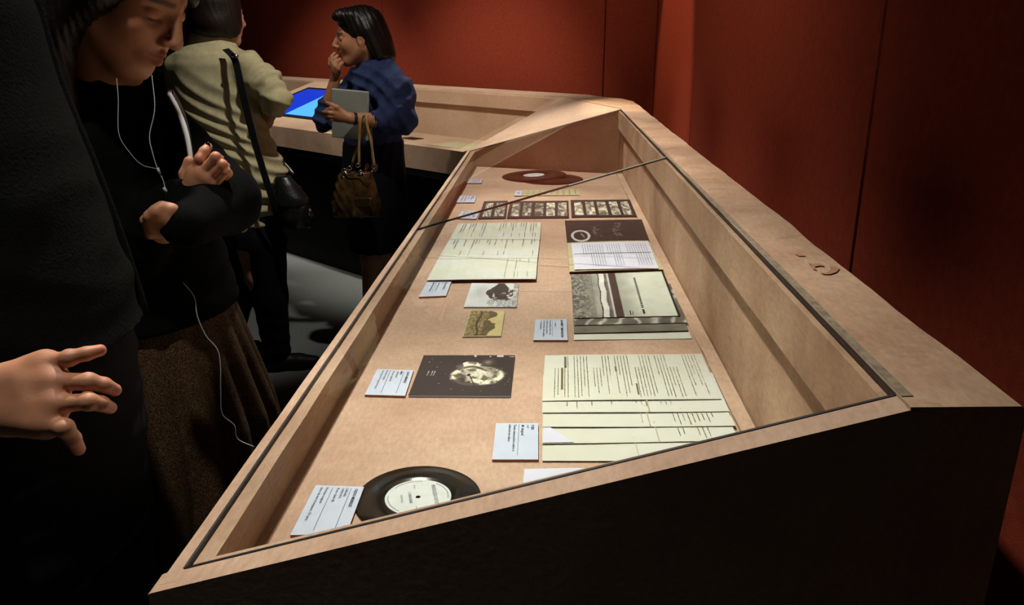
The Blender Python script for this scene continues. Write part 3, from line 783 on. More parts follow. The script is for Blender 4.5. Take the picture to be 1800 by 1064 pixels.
def mesa(u, v):
    col = mixc((212, 196, 130), (224, 210, 150), fbm(u, v, 6, 3, 1))
    w = fbm(u, v, 16, 4, 4)
    hor = .60
    left = (u < hor - .02) & ~(v < -.1)
    veg = mixc((70, 52, 24), (206, 188, 120), fbm(u, v, 26, 4, 9) * 1.25 - .1)
    col = np.where(left[..., None], veg, col)
    dark = np.exp(-((u - .30 - .04 * np.sin(v * 9)) / .03) ** 2); col = col * (1 - .65 * dark[..., None])
    hill1 = (u >= hor - .04) & (u < hor + .20 * np.exp(-((v - .16) / .13) ** 4) + .03 * w) & (v < .34)
    hill2 = (u >= hor - .14) & (u < hor + .20 * np.exp(-((v - .68) / .17) ** 2) + .10 * np.exp(-((v - .55) / .03) ** 2) + .03 * w) & (v > .40)
    col = np.where((hill1 | hill2)[..., None], mixc((74, 62, 34), (128, 112, 66), w), col)
    return col
q = quad_px([(827, 546), (888, 546), (881, 591), (813, 592)], ZF + .003)
o = slab('photo_print', q, .0022, M['paper_cream']); tag(o, 'sepia photograph of a plain with jagged hills, lying sideways', 'photograph'); print_mesh('printed_face', q, mesa, 110, 90, o, inset=.025)

# --- stacked photo sleeves, fanned downwards
def shore(u, v):
    w = fbm(u, v, 10, 4, 2); g = fbm(u * 1.2, v, 46, 3, 5)
    gravel = mixc((40, 38, 32), (196, 196, 180), (g - .5) * 2.6 * sstep(.26, .05, u) + .5 + .1 * (w - .5))
    sand = mixc((118, 122, 112), (186, 190, 176), sstep(.05, .28, u) * .7 + (w - .5) * .9)
    col = np.where((u < .22)[..., None], gravel * .55 + sand * .45, sand)
    e0 = .285 + .005 * np.sin(v * 17) + .05 * (v - .5) * -.2
    wave = (u > e0) & (u < e0 + .055); col = np.where(wave[..., None], mixc((205, 208, 200), (246, 247, 240), w), col)
    lip = (u > e0 - .012) & (u < e0); col = np.where(lip[..., None], np.array([40, 36, 32.]), col)
    mid = (u >= e0 + .055) & (u < .405); col = np.where(mid[..., None], mixc((88, 86, 80), (168, 168, 160), (u - .34) / .07 + (w - .5)), col)
    wt = (u > .375) & (u < .395); col = np.where(wt[..., None], np.array([206, 208, 202.]), col)
    band = (u >= .40) & (u < .475); col = np.where(band[..., None], mixc((58, 42, 38), (70, 54, 48), w), col)
    sky = u >= .475
    skyc = mixc((170, 176, 162), (214, 222, 206), sstep(.475, .72, u) + (w - .5) * .8)
    col = np.where(sky[..., None], skyc, col)
    blk = (u > .975); col = np.where(blk[..., None], np.array([16, 12, 11.]), col)
    return col
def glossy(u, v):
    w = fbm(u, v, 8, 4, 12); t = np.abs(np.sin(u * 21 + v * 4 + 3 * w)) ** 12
    return mixc((66, 66, 58), (120, 122, 110), w * 1.3 - .1) + (t * 105)[..., None]  # pale streaks paint the sleeve's sheen into its colour
def greysheet(u, v):
    w = fbm(u, v, 9, 4, 15); col = mixc((92, 92, 82), (134, 134, 120), w * 1.4 - .2)
    return mixc(col, (158, 128, 86), sstep(.80, .98, v) * .8) if False else col
layers = [([(1003, 484), (1166, 478), (1196, 556), (1010, 560)], 'topmost photo print of a shore with a dark horizon band', shore, 8.0, (200, 160)),
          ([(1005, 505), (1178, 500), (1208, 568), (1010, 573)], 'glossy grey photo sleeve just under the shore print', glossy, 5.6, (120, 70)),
          ([(1006, 520), (1184, 515), (1210, 582), (1009, 587)], 'grey sleeve in the middle of the stack under the shore print', greysheet, 3.6, (60, 40)),
          ([(1007, 535), (1188, 530), (1216, 595), (1009, 598)], 'white sheet at the bottom of the stack under the shore print', None, 1.9, None)]
for px, lb, fn, zz, res in layers:
    q = quad_px(px, ZF + zz * .001)
    o = slab('photo_sleeve', q, .0013, None, mats=[M['paper2'] if fn is None else M['black_paper'], M['black_paper'] if fn is not None else M['paper_cream']], n=4, curl=lambda u, v, s=zz: .0006 * math.sin(u * 4 + s))
    tag(o, lb, 'photograph' if fn is shore else 'sleeve', 'stacked photo sleeves')
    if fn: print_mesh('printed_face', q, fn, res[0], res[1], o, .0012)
    if fn is shore:
        bars('title_marks', [(u_, .335 - .011, u_ + .024, .335 + .011) for u_ in np.arange(.14, .84, .037)] + [(.86, .325, .95, .345), (.88, .46, .97, .47), (.90, .44, .98, .447)], reading(q), M['ink'], o, .0016)

# --- open booklet: dark left page with a ring and a white page of text
def ringpage(u, v):
    col = mixc((40, 30, 26), (60, 46, 40), fbm(u, v, 12, 4, 4))
    d = np.sqrt(((u - .175) / .115) ** 2 + ((v - .72) / .24) ** 2); col = np.where((np.abs(d - .9) < .13)[..., None], np.array([205, 205, 200.]), col)
    gl = (np.abs(u - .2 - (v - .7) * .2) < .012) & (v > .62) & (v < .78); col[gl] = (140, 138, 130)
    for a in (.37, .42, .62, .67):
        t = np.exp(-((u - a - .02 * np.sin(v * 9)) / .02) ** 2) * (fbm(u, v, 20, 3, 3) > .52) * (v > .15) * (v < .75); col = col + (t * 60)[..., None]
    return col
bk = thing('open_booklet', 'open booklet with a dark ringed page and a white text page', 'booklet', at_z(1070, 430, ZF))
q = quad_px([(993, 388), (1128, 386), (1142, 425), (997, 427)], ZF + .006)
pg = slab('dark_page', q, .004, None, bk, mats=[M['black_paper'], M['black_paper']]); print_mesh('printed_face', q, ringpage, 140, 90, pg)
q = quad_px([(997, 427), (1140, 423), (1166, 474), (1001, 478)], ZF + .007)
pc = slab('cream_page', q, .005, None, bk, mats=[M['paper_cream'], M['black_paper']], n=5, curl=lambda u, v: .002 * math.sin(u * PI))
q = quad_px([(1004, 428), (1139, 424), (1158, 472), (1010, 474)], ZF + .0105)
pw = slab('white_page', q, .0008, M['paper_white'], bk, n=5, curl=lambda u, v: .001 * math.sin(u * PI))
rq = reading(q); R = []; rng = random.Random(21)
for line in range(27):
    if line in (9, 10, 17): continue
    R += typed(rng, .10, .90 if line % 9 < 6 else .5, .06 + line * .031, .010, .02, .06, .014)
bars('typed_lines', R, rq, M['ink_grey'], pw, .0020); bars('fold_mark', [(.44, .02, .455, .98)], rq, M['ink_grey'], pw, .0019)

# --- three overlapping documents
docs = [([(806, 393), (951, 391), (949, 423), (790, 422)], 'farthest of the three overlapping pale documents', .004),
        ([(790, 421), (949, 419), (945, 455), (770, 457)], 'middle one of the three overlapping pale documents', .0055),
        ([(770, 455), (945, 452), (942, 492), (750, 494)], 'nearest of the three overlapping pale documents, mostly blank', .007)]
for k, (px, lb, z) in enumerate(docs):
    q = quad_px(px, ZF + z); o = slab('document_sheet', q, .0018, None, mats=[M['paper2'], M['shaded_edge']], n=3, curl=lambda u, v: .0008 * math.sin(u * 3.1) + .0022 * v ** 3); tag(o, lb, 'paper', 'overlapping pale documents')
    rq = reading(q); R = []; rng = random.Random(30 + k)
    for line in range(30):
        if line % 4 == 3: continue
        if k == 2:
            if line in (1, 4, 5, 8): R += typed(rng, .08, rng.uniform(.2, .65), .06 + line * .03, .010, .03, .08, .02) + typed(rng, .70, .9, .06 + line * .03, .010, .03, .08, .02)
        elif rng.random() < .75: R += typed(rng, .08, rng.uniform(.25, .62) if k == 0 else rng.uniform(.2, .55), .06 + line * .03, .012, .03, .08, .02) + (typed(rng, .66, .85, .06 + line * .03, .010, .02, .06, .02) if rng.random() < .35 else [])
    bars('typed_lines', R, rq, M['ink_olive' if k < 2 else 'ink_pale'], o, .0036)

# --- dark film strip sheets
def strips(fr):
    def fn(u, v):
        col = mixc((38, 24, 22), (50, 34, 30), fbm(u, v, 10, 3, 2))
        for k, (a, b, br) in enumerate(fr):
            t = (u > a) & (u < b) & (v > .12) & (v < .90)
            w = fbm(u * 2.2, v * 1.2, 10, 4, 20 + k); pic = mixc((70, 66, 56), (236, 232, 208), (w - .45) * 2.0 + br * .85)
            col = np.where(t[..., None], pic, col)
        return col
    return fn
sheets = [([(851, 354), (893, 353), (889, 384), (840, 385)], [(.14, .42, .6), (.55, .92, .35)], 'narrowest dark film strip sheet with two frames'),
          ([(897, 354), (999, 353), (1000, 383), (891, 384)], [(.05, .19, .45), (.24, .38, .35), (.44, .58, .15), (.63, .77, .6), (.82, .97, .4)], 'middle dark film strip sheet with five frames'),
          ([(1003, 352), (1107, 351), (1120, 381), (1005, 382)], [(.05, .19, .75), (.24, .38, .65), (.43, .57, .5), (.63, .76, .5), (.81, .95, .45)], 'right dark film strip sheet, nearest the high wall')]
for px, fr, lb in sheets:
    q = quad_px(px, ZF + .003); o = slab('film_strip_sheet', q, .0022, M['black_paper']); tag(o, lb, 'film strips', 'dark film strip sheets'); print_mesh('printed_frames', q, strips(fr), 120, 60, o)
# --- translucent slip near the far records
q = quad_px([(916, 334), (1018, 332), (1019, 343), (912, 344)], ZF + .003)
o = slab('paper_slip', q, .001, M['paper_cream']); tag(o, 'narrow pale printed slip in front of the far records', 'paper'); bars('typed_lines', [r for k in range(9) for r in typed(rngB, .1, .9, .08 + k * .1, .04)], reading(q), M['ink_pale'], o)
caption_card([(906, 335), (918, 335), (916, 344), (904, 344)], 'tiny square white tag at the left end of the pale slip', [], soft=[(.3, .3, .7, .4), (.3, .5, .7, .6)])
# --- exhibits in the far vitrine
def flat2(name, t0, t1, s0, s1, label, cat, material):
    m = MB(); m.hexa([c2(t, s, ZF + .0008) for t, s in ((t0, s0), (t0, s1), (t1, s1), (t1, s0))], [c2(t, s, ZF + .004) for t, s in ((t0, s0), (t0, s1), (t1, s1), (t1, s0))])
    return tag(m.build(name, material), label, cat)
flat2('paper_sheet', .42, .74, .30, .62, 'pale paper lying in the far vitrine beside the corner wedge', 'paper', M['paper_cream'])
flat2('black_card', 1.02, 1.14, .52, .60, 'small black card lying in the far vitrine', 'card', M['black_paper'])
# ------------------------------------------------------------------ implicit modelling for people and bags
def _n(v): v = np.asarray(v, float); return v / np.linalg.norm(v)
class Prim:
    def __init__(s, f, lo, hi): s.f = f; s.lo = np.asarray(lo, float); s.hi = np.asarray(hi, float)
def cap(a, b, ra, rb=None):
    a = np.asarray(a, float); b = np.asarray(b, float); rb = ra if rb is None else rb
    ba = b - a; L2 = max(ba @ ba, 1e-9)
    def f(X, Y, Z):
        x, y, z = X - a[0], Y - a[1], Z - a[2]
        t = np.clip((x * ba[0] + y * ba[1] + z * ba[2]) / L2, 0, 1)
        return np.sqrt((x - t * ba[0]) ** 2 + (y - t * ba[1]) ** 2 + (z - t * ba[2]) ** 2) - (ra + (rb - ra) * t)
    r = max(ra, rb); return Prim(f, np.minimum(a, b) - r, np.maximum(a, b) + r)
def ell(c, r, R=None):
    c = np.asarray(c, float); r = np.asarray(r, float); R = np.eye(3) if R is None else np.asarray(R, float)
    def f(X, Y, Z):
        x, y, z = X - c[0], Y - c[1], Z - c[2]
        l = [x * R[0, i] + y * R[1, i] + z * R[2, i] for i in range(3)]
        k0 = np.sqrt(sum((l[i] / r[i]) ** 2 for i in range(3))); k1 = np.sqrt(sum((l[i] / r[i] ** 2) ** 2 for i in range(3))) + 1e-6
        return k0 * (k0 - 1) / k1
    e = np.sqrt(((R * r) ** 2).sum(1)); return Prim(f, c - e, c + e)
def rbox(c, half, rad, R=None):
    c = np.asarray(c, float); h = np.asarray(half, float); R = np.eye(3) if R is None else np.asarray(R, float)
    def f(X, Y, Z):
        x, y, z = X - c[0], Y - c[1], Z - c[2]
        q = [np.abs(x * R[0, i] + y * R[1, i] + z * R[2, i]) - (h[i] - rad) for i in range(3)]
        return np.sqrt(sum(np.maximum(k, 0) ** 2 for k in q)) + np.minimum(np.maximum(np.maximum(q[0], q[1]), q[2]), 0) - rad
    e = np.abs(R) @ h; return Prim(f, c - e, c + e)
def col(keys, yaw=0.0, rip=None):
    """elliptic column through keys (z, cx, cy, rx, ry); rip(angle, z) scales the outline (pleats)"""
    k = np.array(sorted(keys), float); cy_, sy_ = math.cos(yaw), math.sin(yaw)
    z0, z1 = k[0, 0], k[-1, 0]
    def f(X, Y, Z):
        zc = np.clip(Z, z0, z1)
        g = [np.interp(zc, k[:, 0], k[:, i]) for i in range(1, 5)]
        x, y = X - g[0], Y - g[1]; lx = x * cy_ + y * sy_; ly = -x * sy_ + y * cy_
        rx, ry = g[2], g[3]
        if rip is not None:
            s = rip(np.arctan2(ly, lx), Z); rx = rx * s; ry = ry * s
        d = (np.sqrt((lx / rx) ** 2 + (ly / ry) ** 2) - 1) * np.minimum(rx, ry)
        return np.maximum(d, np.maximum(z0 - Z, Z - z1))
    rm = max(k[:, 3].max(), k[:, 4].max()) * 1.12
    return Prim(f, (k[:, 1].min() - rm, k[:, 2].min() - rm, z0), (k[:, 1].max() + rm, k[:, 2].max() + rm, z1))

def surface_nets(D, lo, h):
    ins = D < 0
    nx, ny, nz = D.shape
    corners = [(i, j, k) for i in (0, 1) for j in (0, 1) for k in (0, 1)]
    cnt = np.zeros((nx - 1, ny - 1, nz - 1), np.int8)
    for i, j, k in corners: cnt += ins[i:nx - 1 + i, j:ny - 1 + j, k:nz - 1 + k]
    act = np.argwhere((cnt > 0) & (cnt < 8))
    vid = np.full((nx - 1, ny - 1, nz - 1), -1, np.int64); vid[act[:, 0], act[:, 1], act[:, 2]] = np.arange(len(act))
    acc = np.zeros((len(act), 3)); num = np.zeros(len(act))
    val = {c: D[act[:, 0] + c[0], act[:, 1] + c[1], act[:, 2] + c[2]].astype(np.float64) for c in corners}
    for a in corners:
        for ax in range(3):
            if a[ax] == 0:
                b = list(a); b[ax] = 1; b = tuple(b)
                va, vb = val[a], val[b]; mk = (va < 0) != (vb < 0)
                t = np.where(mk, va / np.where(mk, va - vb, 1), 0)
                for q in range(3):
                    acc[:, q] += np.where(mk, a[q] + (t if q == ax else 0), 0)
                num += mk
    V = (act + acc / num[:, None]) * h + lo
    faces = []
    for ax in range(3):
        o1, o2 = [(1, 2), (2, 0), (0, 1)][ax]
        sl0 = [slice(None)] * 3; sl1 = [slice(None)] * 3
        sl0[ax] = slice(0, -1); sl1[ax] = slice(1, None)
        s0, s1 = ins[tuple(sl0)], ins[tuple(sl1)]
        e = np.argwhere(s0 != s1)
        e = e[(e[:, o1] > 0) & (e[:, o2] > 0) & (e[:, o1] < D.shape[o1] - 1) & (e[:, o2] < D.shape[o2] - 1)]
        if not len(e): continue
        sg = s0[e[:, 0], e[:, 1], e[:, 2]]
        def g(d1, d2):
            c = e.copy(); c[:, o1] -= d1; c[:, o2] -= d2; return vid[c[:, 0], c[:, 1], c[:, 2]]
        q = np.stack([g(1, 1), g(0, 1), g(0, 0), g(1, 0)], 1)
        q[~sg] = q[~sg][:, ::-1]; faces.append(q)
    return V, np.concatenate(faces)
def implicit(ops, h, relax=0):
    """ops: (mode, prim, k); mode '+' smooth union, '-' smooth cut"""
    adds = [o for o in ops if o[0] == '+']
    lo = np.min([o[1].lo for o in adds], 0) - 3 * h - .01; hi = np.max([o[1].hi for o in adds], 0) + 3 * h + .01
    n = np.ceil((hi - lo) / h).astype(int) + 1
    ax = [lo[i] + h * np.arange(n[i]) for i in range(3)]
    D = np.full(n, .05, np.float32)
    for mode, p, k in ops:
        m_ = k + 3 * h + .012
        i0 = np.clip(np.floor((p.lo - m_ - lo) / h).astype(int), 0, n - 1); i1 = np.clip(np.ceil((p.hi + m_ - lo) / h).astype(int) + 1, 1, n)
        sl = tuple(slice(i0[i], i1[i]) for i in range(3))
        if any(i1[i] <= i0[i] for i in range(3)): continue
        d = p.f(ax[0][sl[0]][:, None, None], ax[1][sl[1]][None, :, None], ax[2][sl[2]][None, None, :]).astype(np.float32)
        a = D[sl]
        if mode == '-': a, d = -a, d
        if k > 0:
            hh = np.maximum(k - np.abs(a - d), 0) / k; r = np.minimum(a, d) - hh * hh * k * .25
        else: r = np.minimum(a, d)
        D[sl] = -r if mode == '-' else r
    V, F = surface_nets(D, lo, h)
    if relax: V = smooth(V, F, relax)
    return V, F
def smooth(V, F, it):
    for _ in range(it):
        s = np.zeros_like(V); c = np.zeros(len(V))
        for a, b in ((0, 1), (1, 2), (2, 3), (3, 0)):
            np.add.at(s, F[:, a], V[F[:, b]]); np.add.at(s, F[:, b], V[F[:, a]]); np.add.at(c, F[:, a], 1); np.add.at(c, F[:, b], 1)
        V = V * .4 + (s / np.maximum(c, 1)[:, None]) * .6
    return V
def normals(V, F):
    n = np.cross(V[F[:, 2]] - V[F[:, 0]], V[F[:, 3]] - V[F[:, 1]]); o = np.zeros_like(V)
    for i in range(4): np.add.at(o, F[:, i], n)
    return o / (np.linalg.norm(o, axis=1, keepdims=True) + 1e-9)
def folds(V, F, amp, dirs, seed=0, sharp=1.5):
    """cloth folds: ridged waves running across the given directions, warped by low noise"""
    rg = np.random.default_rng(seed); N = normals(V, F); d = np.zeros(len(V))
    for (dr, wl, a) in dirs:
        dr = _n(dr); ph = rg.uniform(0, 6.28)
        wx = _n(rg.normal(size=3)); wy = _n(rg.normal(size=3))
        warp = 1.6 * np.sin(V @ wx * 9 + rg.uniform(0, 6)) + 1.1 * np.sin(V @ wy * 17 + rg.uniform(0, 6))
        w = np.sin(V @ dr * 2 * PI / wl + ph + warp); mod = .5 + .5 * np.sin(V @ wy * 11 + rg.uniform(0, 6))
        d += a * (1.0 - 1.6 * np.sqrt(w * w + .06)) * mod
    return V + N * (d * amp)[:, None]
def join(parts):
    vs, fs, b = [], [], 0
    for V, F in parts: vs.append(V); fs.append(F + b); b += len(V)
    return np.concatenate(vs), np.concatenate(fs)
def paint(o, col):
    c = np.clip(np.asarray(col, float), 0, 255) / 255.0
    lin = np.where(c <= .04045, c / 12.92, ((c + .055) / 1.055) ** 2.4)
    a = o.data.color_attributes.new('Col', 'FLOAT_COLOR', 'POINT')
    a.data.foreach_set('color', np.concatenate([lin, np.ones((len(lin), 1))], 1).astype(np.float32).ravel())

def skin_material(name):
    m = vcol_material(name, .5, .4); b = m.node_tree.nodes['Principled BSDF']
    b.inputs['Subsurface Weight'].default_value = .06; b.inputs['Subsurface Radius'].default_value = (.01, .004, .002)
    nt = m.node_tree; tc = nt.nodes.new('ShaderNodeTexCoord'); n2 = nt.nodes.new('ShaderNodeTexNoise'); n2.inputs['Scale'].default_value = 260
    nt.links.new(tc.outputs['Object'], n2.inputs['Vector']); bp = nt.nodes.new('ShaderNodeBump'); bp.inputs['Strength'].default_value = .12; bp.inputs['Distance'].default_value = .001
    nt.links.new(n2.outputs[0], bp.inputs['Height']); nt.links.new(bp.outputs[0], b.inputs['Normal']); return m
M['skin'] = skin_material('skin')
M['hair'] = mat('dark_hair', srgb(12, 9, 8), .42, .4, noise=(90, srgb(22, 16, 14), 4, (1, 1, .12)), bump=(160, .4))
M['hair_brown'] = mat('brown_hair', srgb(20, 13, 9), .5, .3, noise=(90, srgb(34, 23, 16), 4, (1, 1, .12)), bump=(160, .4))
M['eye'] = mat('eye', srgb(40, 30, 26), .15, .6)
M['black_cloth'] = mat('black_cloth', srgb(11, 12, 12), .95, .05, noise=(150, srgb(7, 8, 8), 4, (1, 1, 1)), bump=(260, .4))
M['green_black'] = mat('dark_olive_jacket', srgb(19, 21, 18), .95, .05, noise=(120, srgb(13, 15, 13), 4, (1, 1, 1)), bump=(240, .5))
M['trousers'] = mat('dark_trousers', srgb(20, 21, 24), .9, .12, noise=(90, srgb(13, 14, 16), 4, (1, 1, 1)), bump=(200, .3))
M['beige'] = mat('beige_jacket', srgb(196, 188, 150), .9, .15, noise=(40, srgb(178, 170, 132), 4, (1, 1, 1)), bump=(260, .35))
M['navy'] = mat('navy_blouse', srgb(44, 56, 96), .85, .2, noise=(50, srgb(34, 44, 78), 4, (1, 1, 1)), bump=(260, .3))
M['navy_skirt'] = mat('navy_skirt', srgb(26, 29, 40), .9, .12, noise=(60, srgb(18, 20, 28), 4, (1, 1, 1)))
M['shoe'] = mat('black_shoe', (0.012, 0.012, 0.012), .5, .3)
M['black_leather'] = mat('black_leather', srgb(30, 32, 32), .32, .5, noise=(60, srgb(20, 22, 22), 4, (1, 1, 1)), bump=(140, .3))
M['chrome'] = mat('chrome', srgb(200, 196, 186), .2, .5, 1.0)
M['gold_leather'] = mat('gold_brown_leather', srgb(128, 98, 54), .26, .7, .45, noise=(20, srgb(34, 24, 13), 5, (1, 1, 1)), bump=(60, .4))
M['strap_tan'] = mat('tan_strap', srgb(176, 146, 92), .45, .4, noise=(60, srgb(150, 120, 72), 3, (1, 1, 1)))
M['aluminium'] = mat('aluminium', srgb(176, 184, 176), .42, .5, .55, noise=(200, srgb(166, 174, 166), 3, (1, 1, 1)))
M['white_cable'] = mat('white_cable', srgb(160, 170, 174), .5, .4)
M['white_plastic'] = mat('white_edge', srgb(226, 230, 228), .6, .3)
M['nail_dark'] = mat('dark_nail', srgb(22, 16, 18), .2, .6)
# brown skirt with gold flecks
M['skirt_gold'] = mat('brown_gold_skirt', srgb(70, 54, 32), .85, .2)
_nt = M['skirt_gold'].node_tree; _b = _nt.nodes['Principled BSDF']; _tc = _nt.nodes.new('ShaderNodeTexCoord')
_v = _nt.nodes.new('ShaderNodeTexNoise'); _v.inputs['Scale'].default_value = 520; _v.inputs['Detail'].default_value = 2
_r = _nt.nodes.new('ShaderNodeValToRGB'); _r.color_ramp.elements[0].position = .47; _r.color_ramp.elements[1].position = .60
_r.color_ramp.elements[0].color = (*srgb(44, 30, 22), 1); _r.color_ramp.elements[1].color = (*srgb(108, 84, 50), 1)
_nt.links.new(_tc.outputs['Object'], _v.inputs['Vector']); _nt.links.new(_v.outputs[0], _r.inputs[0]); _nt.links.new(_r.outputs[0], _b.inputs['Base Color'])

# ------------------------------------------------------------------ anatomy
def frame(fwd_deg, down_deg, roll_deg=0):
    """columns: forward, left, up; fwd_deg is the compass of the face in the xy plane"""
    a, p, r = math.radians(fwd_deg), math.radians(down_deg), math.radians(roll_deg)
    f = np.array([math.cos(a) * math.cos(p), math.sin(a) * math.cos(p), -math.sin(p)])
    l = np.array([-math.sin(a), math.cos(a), 0]); u = np.cross(f, l)
    l2 = l * math.cos(r) + u * math.sin(r); u2 = np.cross(f, l2)
    return np.stack([f, l2, u2], 1)
def head_ops(Cn, R, s=1.0, neck=None, smile=0.0, lids=True):
    W = lambda x, y, z: np.asarray(Cn) + R @ (np.array([x, y, z]) * s)
    E = lambda c, r: ell(W(*c), np.array(r) * s, R)
    K = lambda a, b, ra, rb=None: cap(W(*a), W(*b), ra * s, (ra if rb is None else rb) * s)
    o = [('+', E((-.012, 0, .038), (.098, .076, .088)), 0), ('+', E((.028, 0, -.030), (.066, .062, .080)), .03 * s),
         ('+', E((.064, 0, -.104), (.024, .026, .020)), .03 * s)]
    for q in (-1, 1):
        o += [('+', K((-.005, q * .058, -.045), (.055, q * .022, -.098), .020, .017), .028 * s), ('+', E((.055, q * .040, -.026), (.024, .020, .022)), .034 * s),
              ('+', K((.082, q * .012, .026), (.062, q * .048, .022), .010, .006), .014 * s), ('-', E((.094, q * .033, .002), (.020, .019, .013)), .012 * s),
              ('+', E((.073, q * .033, .002), (.0145, .0165, .0125)), .003 * s), ('+', K((.084, q * .020, .0085), (.076, q * .046, .0065), .0035, .003), .004 * s)]
    o += [('+', K((.088, 0, .022), (.113, 0, -.024), .0075, .0105), .010 * s), ('+', E((.111, 0, -.030), (.0115, .012, .009)), .006 * s)]
    for q in (-1, 1):
        o += [('+', E((.100, q * .0135, -.033), (.011, .0075, .008)), .005 * s), ('-', E((.105, q * .0075, -.0405), (.005, .0035, .0035)), .002 * s)]
    o += [('+', E((.078, 0, -.062), (.020, .028, .022)), .015 * s)]
    w = .024 + .005 * smile; zc = -.062 + .006 * smile
    for q in (-1, 1):
        o += [('+', K((.099, 0, -.0555), (.082, q * w, zc), .0062, .0035), .004 * s), ('+', K((.097, 0, -.0705), (.082, q * w, zc), .0075, .0035), .004 * s),
              ('-', K((.1055, 0, -.0630), (.090, q * (w + .002), zc), .0018, .0014), .002 * s)]
        o += [('+', ell(W(-.008, q * .078, -.008), np.array([.019, .008, .033]) * s, R), .006 * s), ('-', ell(W(-.002, q * .086, -.004), np.array([.010, .006, .020]) * s, R), .004 * s)]
    if neck is not None: o += [('+', cap(W(-.030, 0, -.055), neck, .056 * s, .058 * s), .03 * s)]
    return o
def head_paint(V, Cn, R, base, s=1.0):
    L = (V - np.asarray(Cn)) @ R / s
    c = np.tile(np.array(base, float), (len(V), 1))
    def blend(mask, colr): nonlocal c; mk = np.clip(mask, 0, 1)[:, None]; c = c * (1 - mk) + np.array(colr, float) * mk
    fr = L[:, 0] > .06
    lip = np.exp(-((L[:, 2] + .063) / .0105) ** 4) * np.exp(-(L[:, 1] / .026) ** 4) * (L[:, 0] > .082); blend(lip * .7, np.array(base) * np.array([.78, .52, .50]))
    br = np.exp(-((L[:, 2] - .0265 + .10 * np.maximum(np.abs(L[:, 1]) - .03, 0)) / .0044) ** 4) * ((np.abs(L[:, 1]) > .010) & (np.abs(L[:, 1]) < .052)) * fr; blend(br * .6, (34, 24, 20))
    lash = np.exp(-((L[:, 2] + .0055) / .0028) ** 2) * (np.exp(-((np.abs(L[:, 1]) - .033) / .016) ** 4)) * (L[:, 0] > .072); blend(lash * .9, (24, 18, 16))
    ch = np.exp(-(((np.abs(L[:, 1]) - .042) / .022) ** 2 + ((L[:, 2] + .03) / .025) ** 2)) * fr; blend(ch * .18, (190, 90, 70))
    return c
def chain(pts, radii, k=.004):
    return [('+', cap(pts[i], pts[i + 1], radii[i], radii[i + 1]), k) for i in range(len(pts) - 1)]
def J(x, y, Y): return at_y(x, y, Y)
def shoe_ops(p, ang, s=1.0):
    d = np.array([math.cos(math.radians(ang)), math.sin(math.radians(ang)), 0]); p = np.asarray(p, float)
    up = np.array([0, 0, 1.0])
    return [('+', cap(p + up * .05, p + d * .10 * s + up * .038, .042, .036), .02), ('+', cap(p + d * .10 * s + up * .038, p + d * .17 * s + up * .032, .036, .030), .02), ('+', cap(p - d * .05 + up * .045, p + up * .05, .040, .042), .02),
            ('+', cap(p + up * .06, p + up * .11, .042, .040), .02), ('-', rbox(p + np.array([0, 0, -.1]), (.4, .4, .1), .001), 0)]
def body_core(hip, sh, z_hip, z_sh, feet, rx=.10, ry=.15, yaw=0.0):
    """torso and legs under the clothes"""
    hip = np.asarray(hip, float); sh = np.asarray(sh, float)
    ks = [(z_hip - .08, hip[0], hip[1], rx * .95, ry * .95), (z_hip + .12, hip[0] * .7 + sh[0] * .3, hip[1] * .7 + sh[1] * .3, rx * .85, ry * .82), (z_sh - .10, sh[0], sh[1], rx, ry), (z_sh, sh[0], sh[1], rx * .6, ry * .8)]
    o = [('+', col(ks, yaw), 0)]
    c_, s_ = math.cos(yaw), math.sin(yaw)
    for q, ft in zip((-1, 1), feet):
        a = np.array([hip[0] - s_ * q * .085, hip[1] + c_ * q * .085, z_hip - .02]); ft = np.asarray(ft, float)
        kn = (a + ft) / 2; kn[2] = .48
        o += chain([a, kn, np.array([ft[0], ft[1], .08])], [.075, .050, .036], .03)
    return o
SKIN_A, SKIN_B, SKIN_C = (196, 140, 108), (186, 132, 100), (168, 116, 84)

# ================================================================== person 1: dark jacket, hand on hip (near left)
HY = .755
p1 = thing('person', 'person in dark jacket at left edge with hand resting on hip', 'person', (-.78, .965, 0))
wrist = J(-70, 712, HY + .012)
kn = [J(84, 640, HY + .012), J(98, 672, HY - .002), J(98, 711, HY - .016), J(84, 745, HY - .026)]
fin = [[kn[0], J(122, 629, HY + .006), J(152, 622, HY + .010), J(176, 616, HY + .018)],
       [kn[1], J(156, 671, HY - .008), J(183, 677, HY - .002), J(202, 686, HY + .008)],
       [kn[2], J(156, 706, HY - .022), J(178, 710, HY - .014), J(194, 717, HY - .002)],
       [kn[3], J(114, 752, HY - .034), J(128, 771, HY - .028), J(138, 790, HY - .016)]]
rad = [[.0098, .0080, .0074, .0064], [.0100, .0086, .0078, .0068], [.0098, .0084, .0078, .0067], [.0098, .0086, .0080, .0070]]
ops = [('+', ell(wrist * .45 + (kn[1] + kn[2]) * .275, (.052, .020, .036), None), 0)]
for i in range(4): ops += [('+', cap(wrist + (kn[i] - kn[1]) * .35, kn[i], .017, .0125), .016)]
for i in range(4):
    ops += chain(fin[i], rad[i], .003) + [('+', ell(kn[i] + np.array([0, -.002, 0]), (.0118, .0105, .0122)), .012), ('+', ell(fin[i][1] + np.array([0, -.0012, 0]), (rad[i][1] * 1.08,) * 3), .004)]
for i in range(4): ops += [('+', cap(wrist * .35 + kn[i] * .65 + np.array([0, -.004, 0]), kn[i] + np.array([0, -.005, 0]), .004, .004), .010)]     # tendons
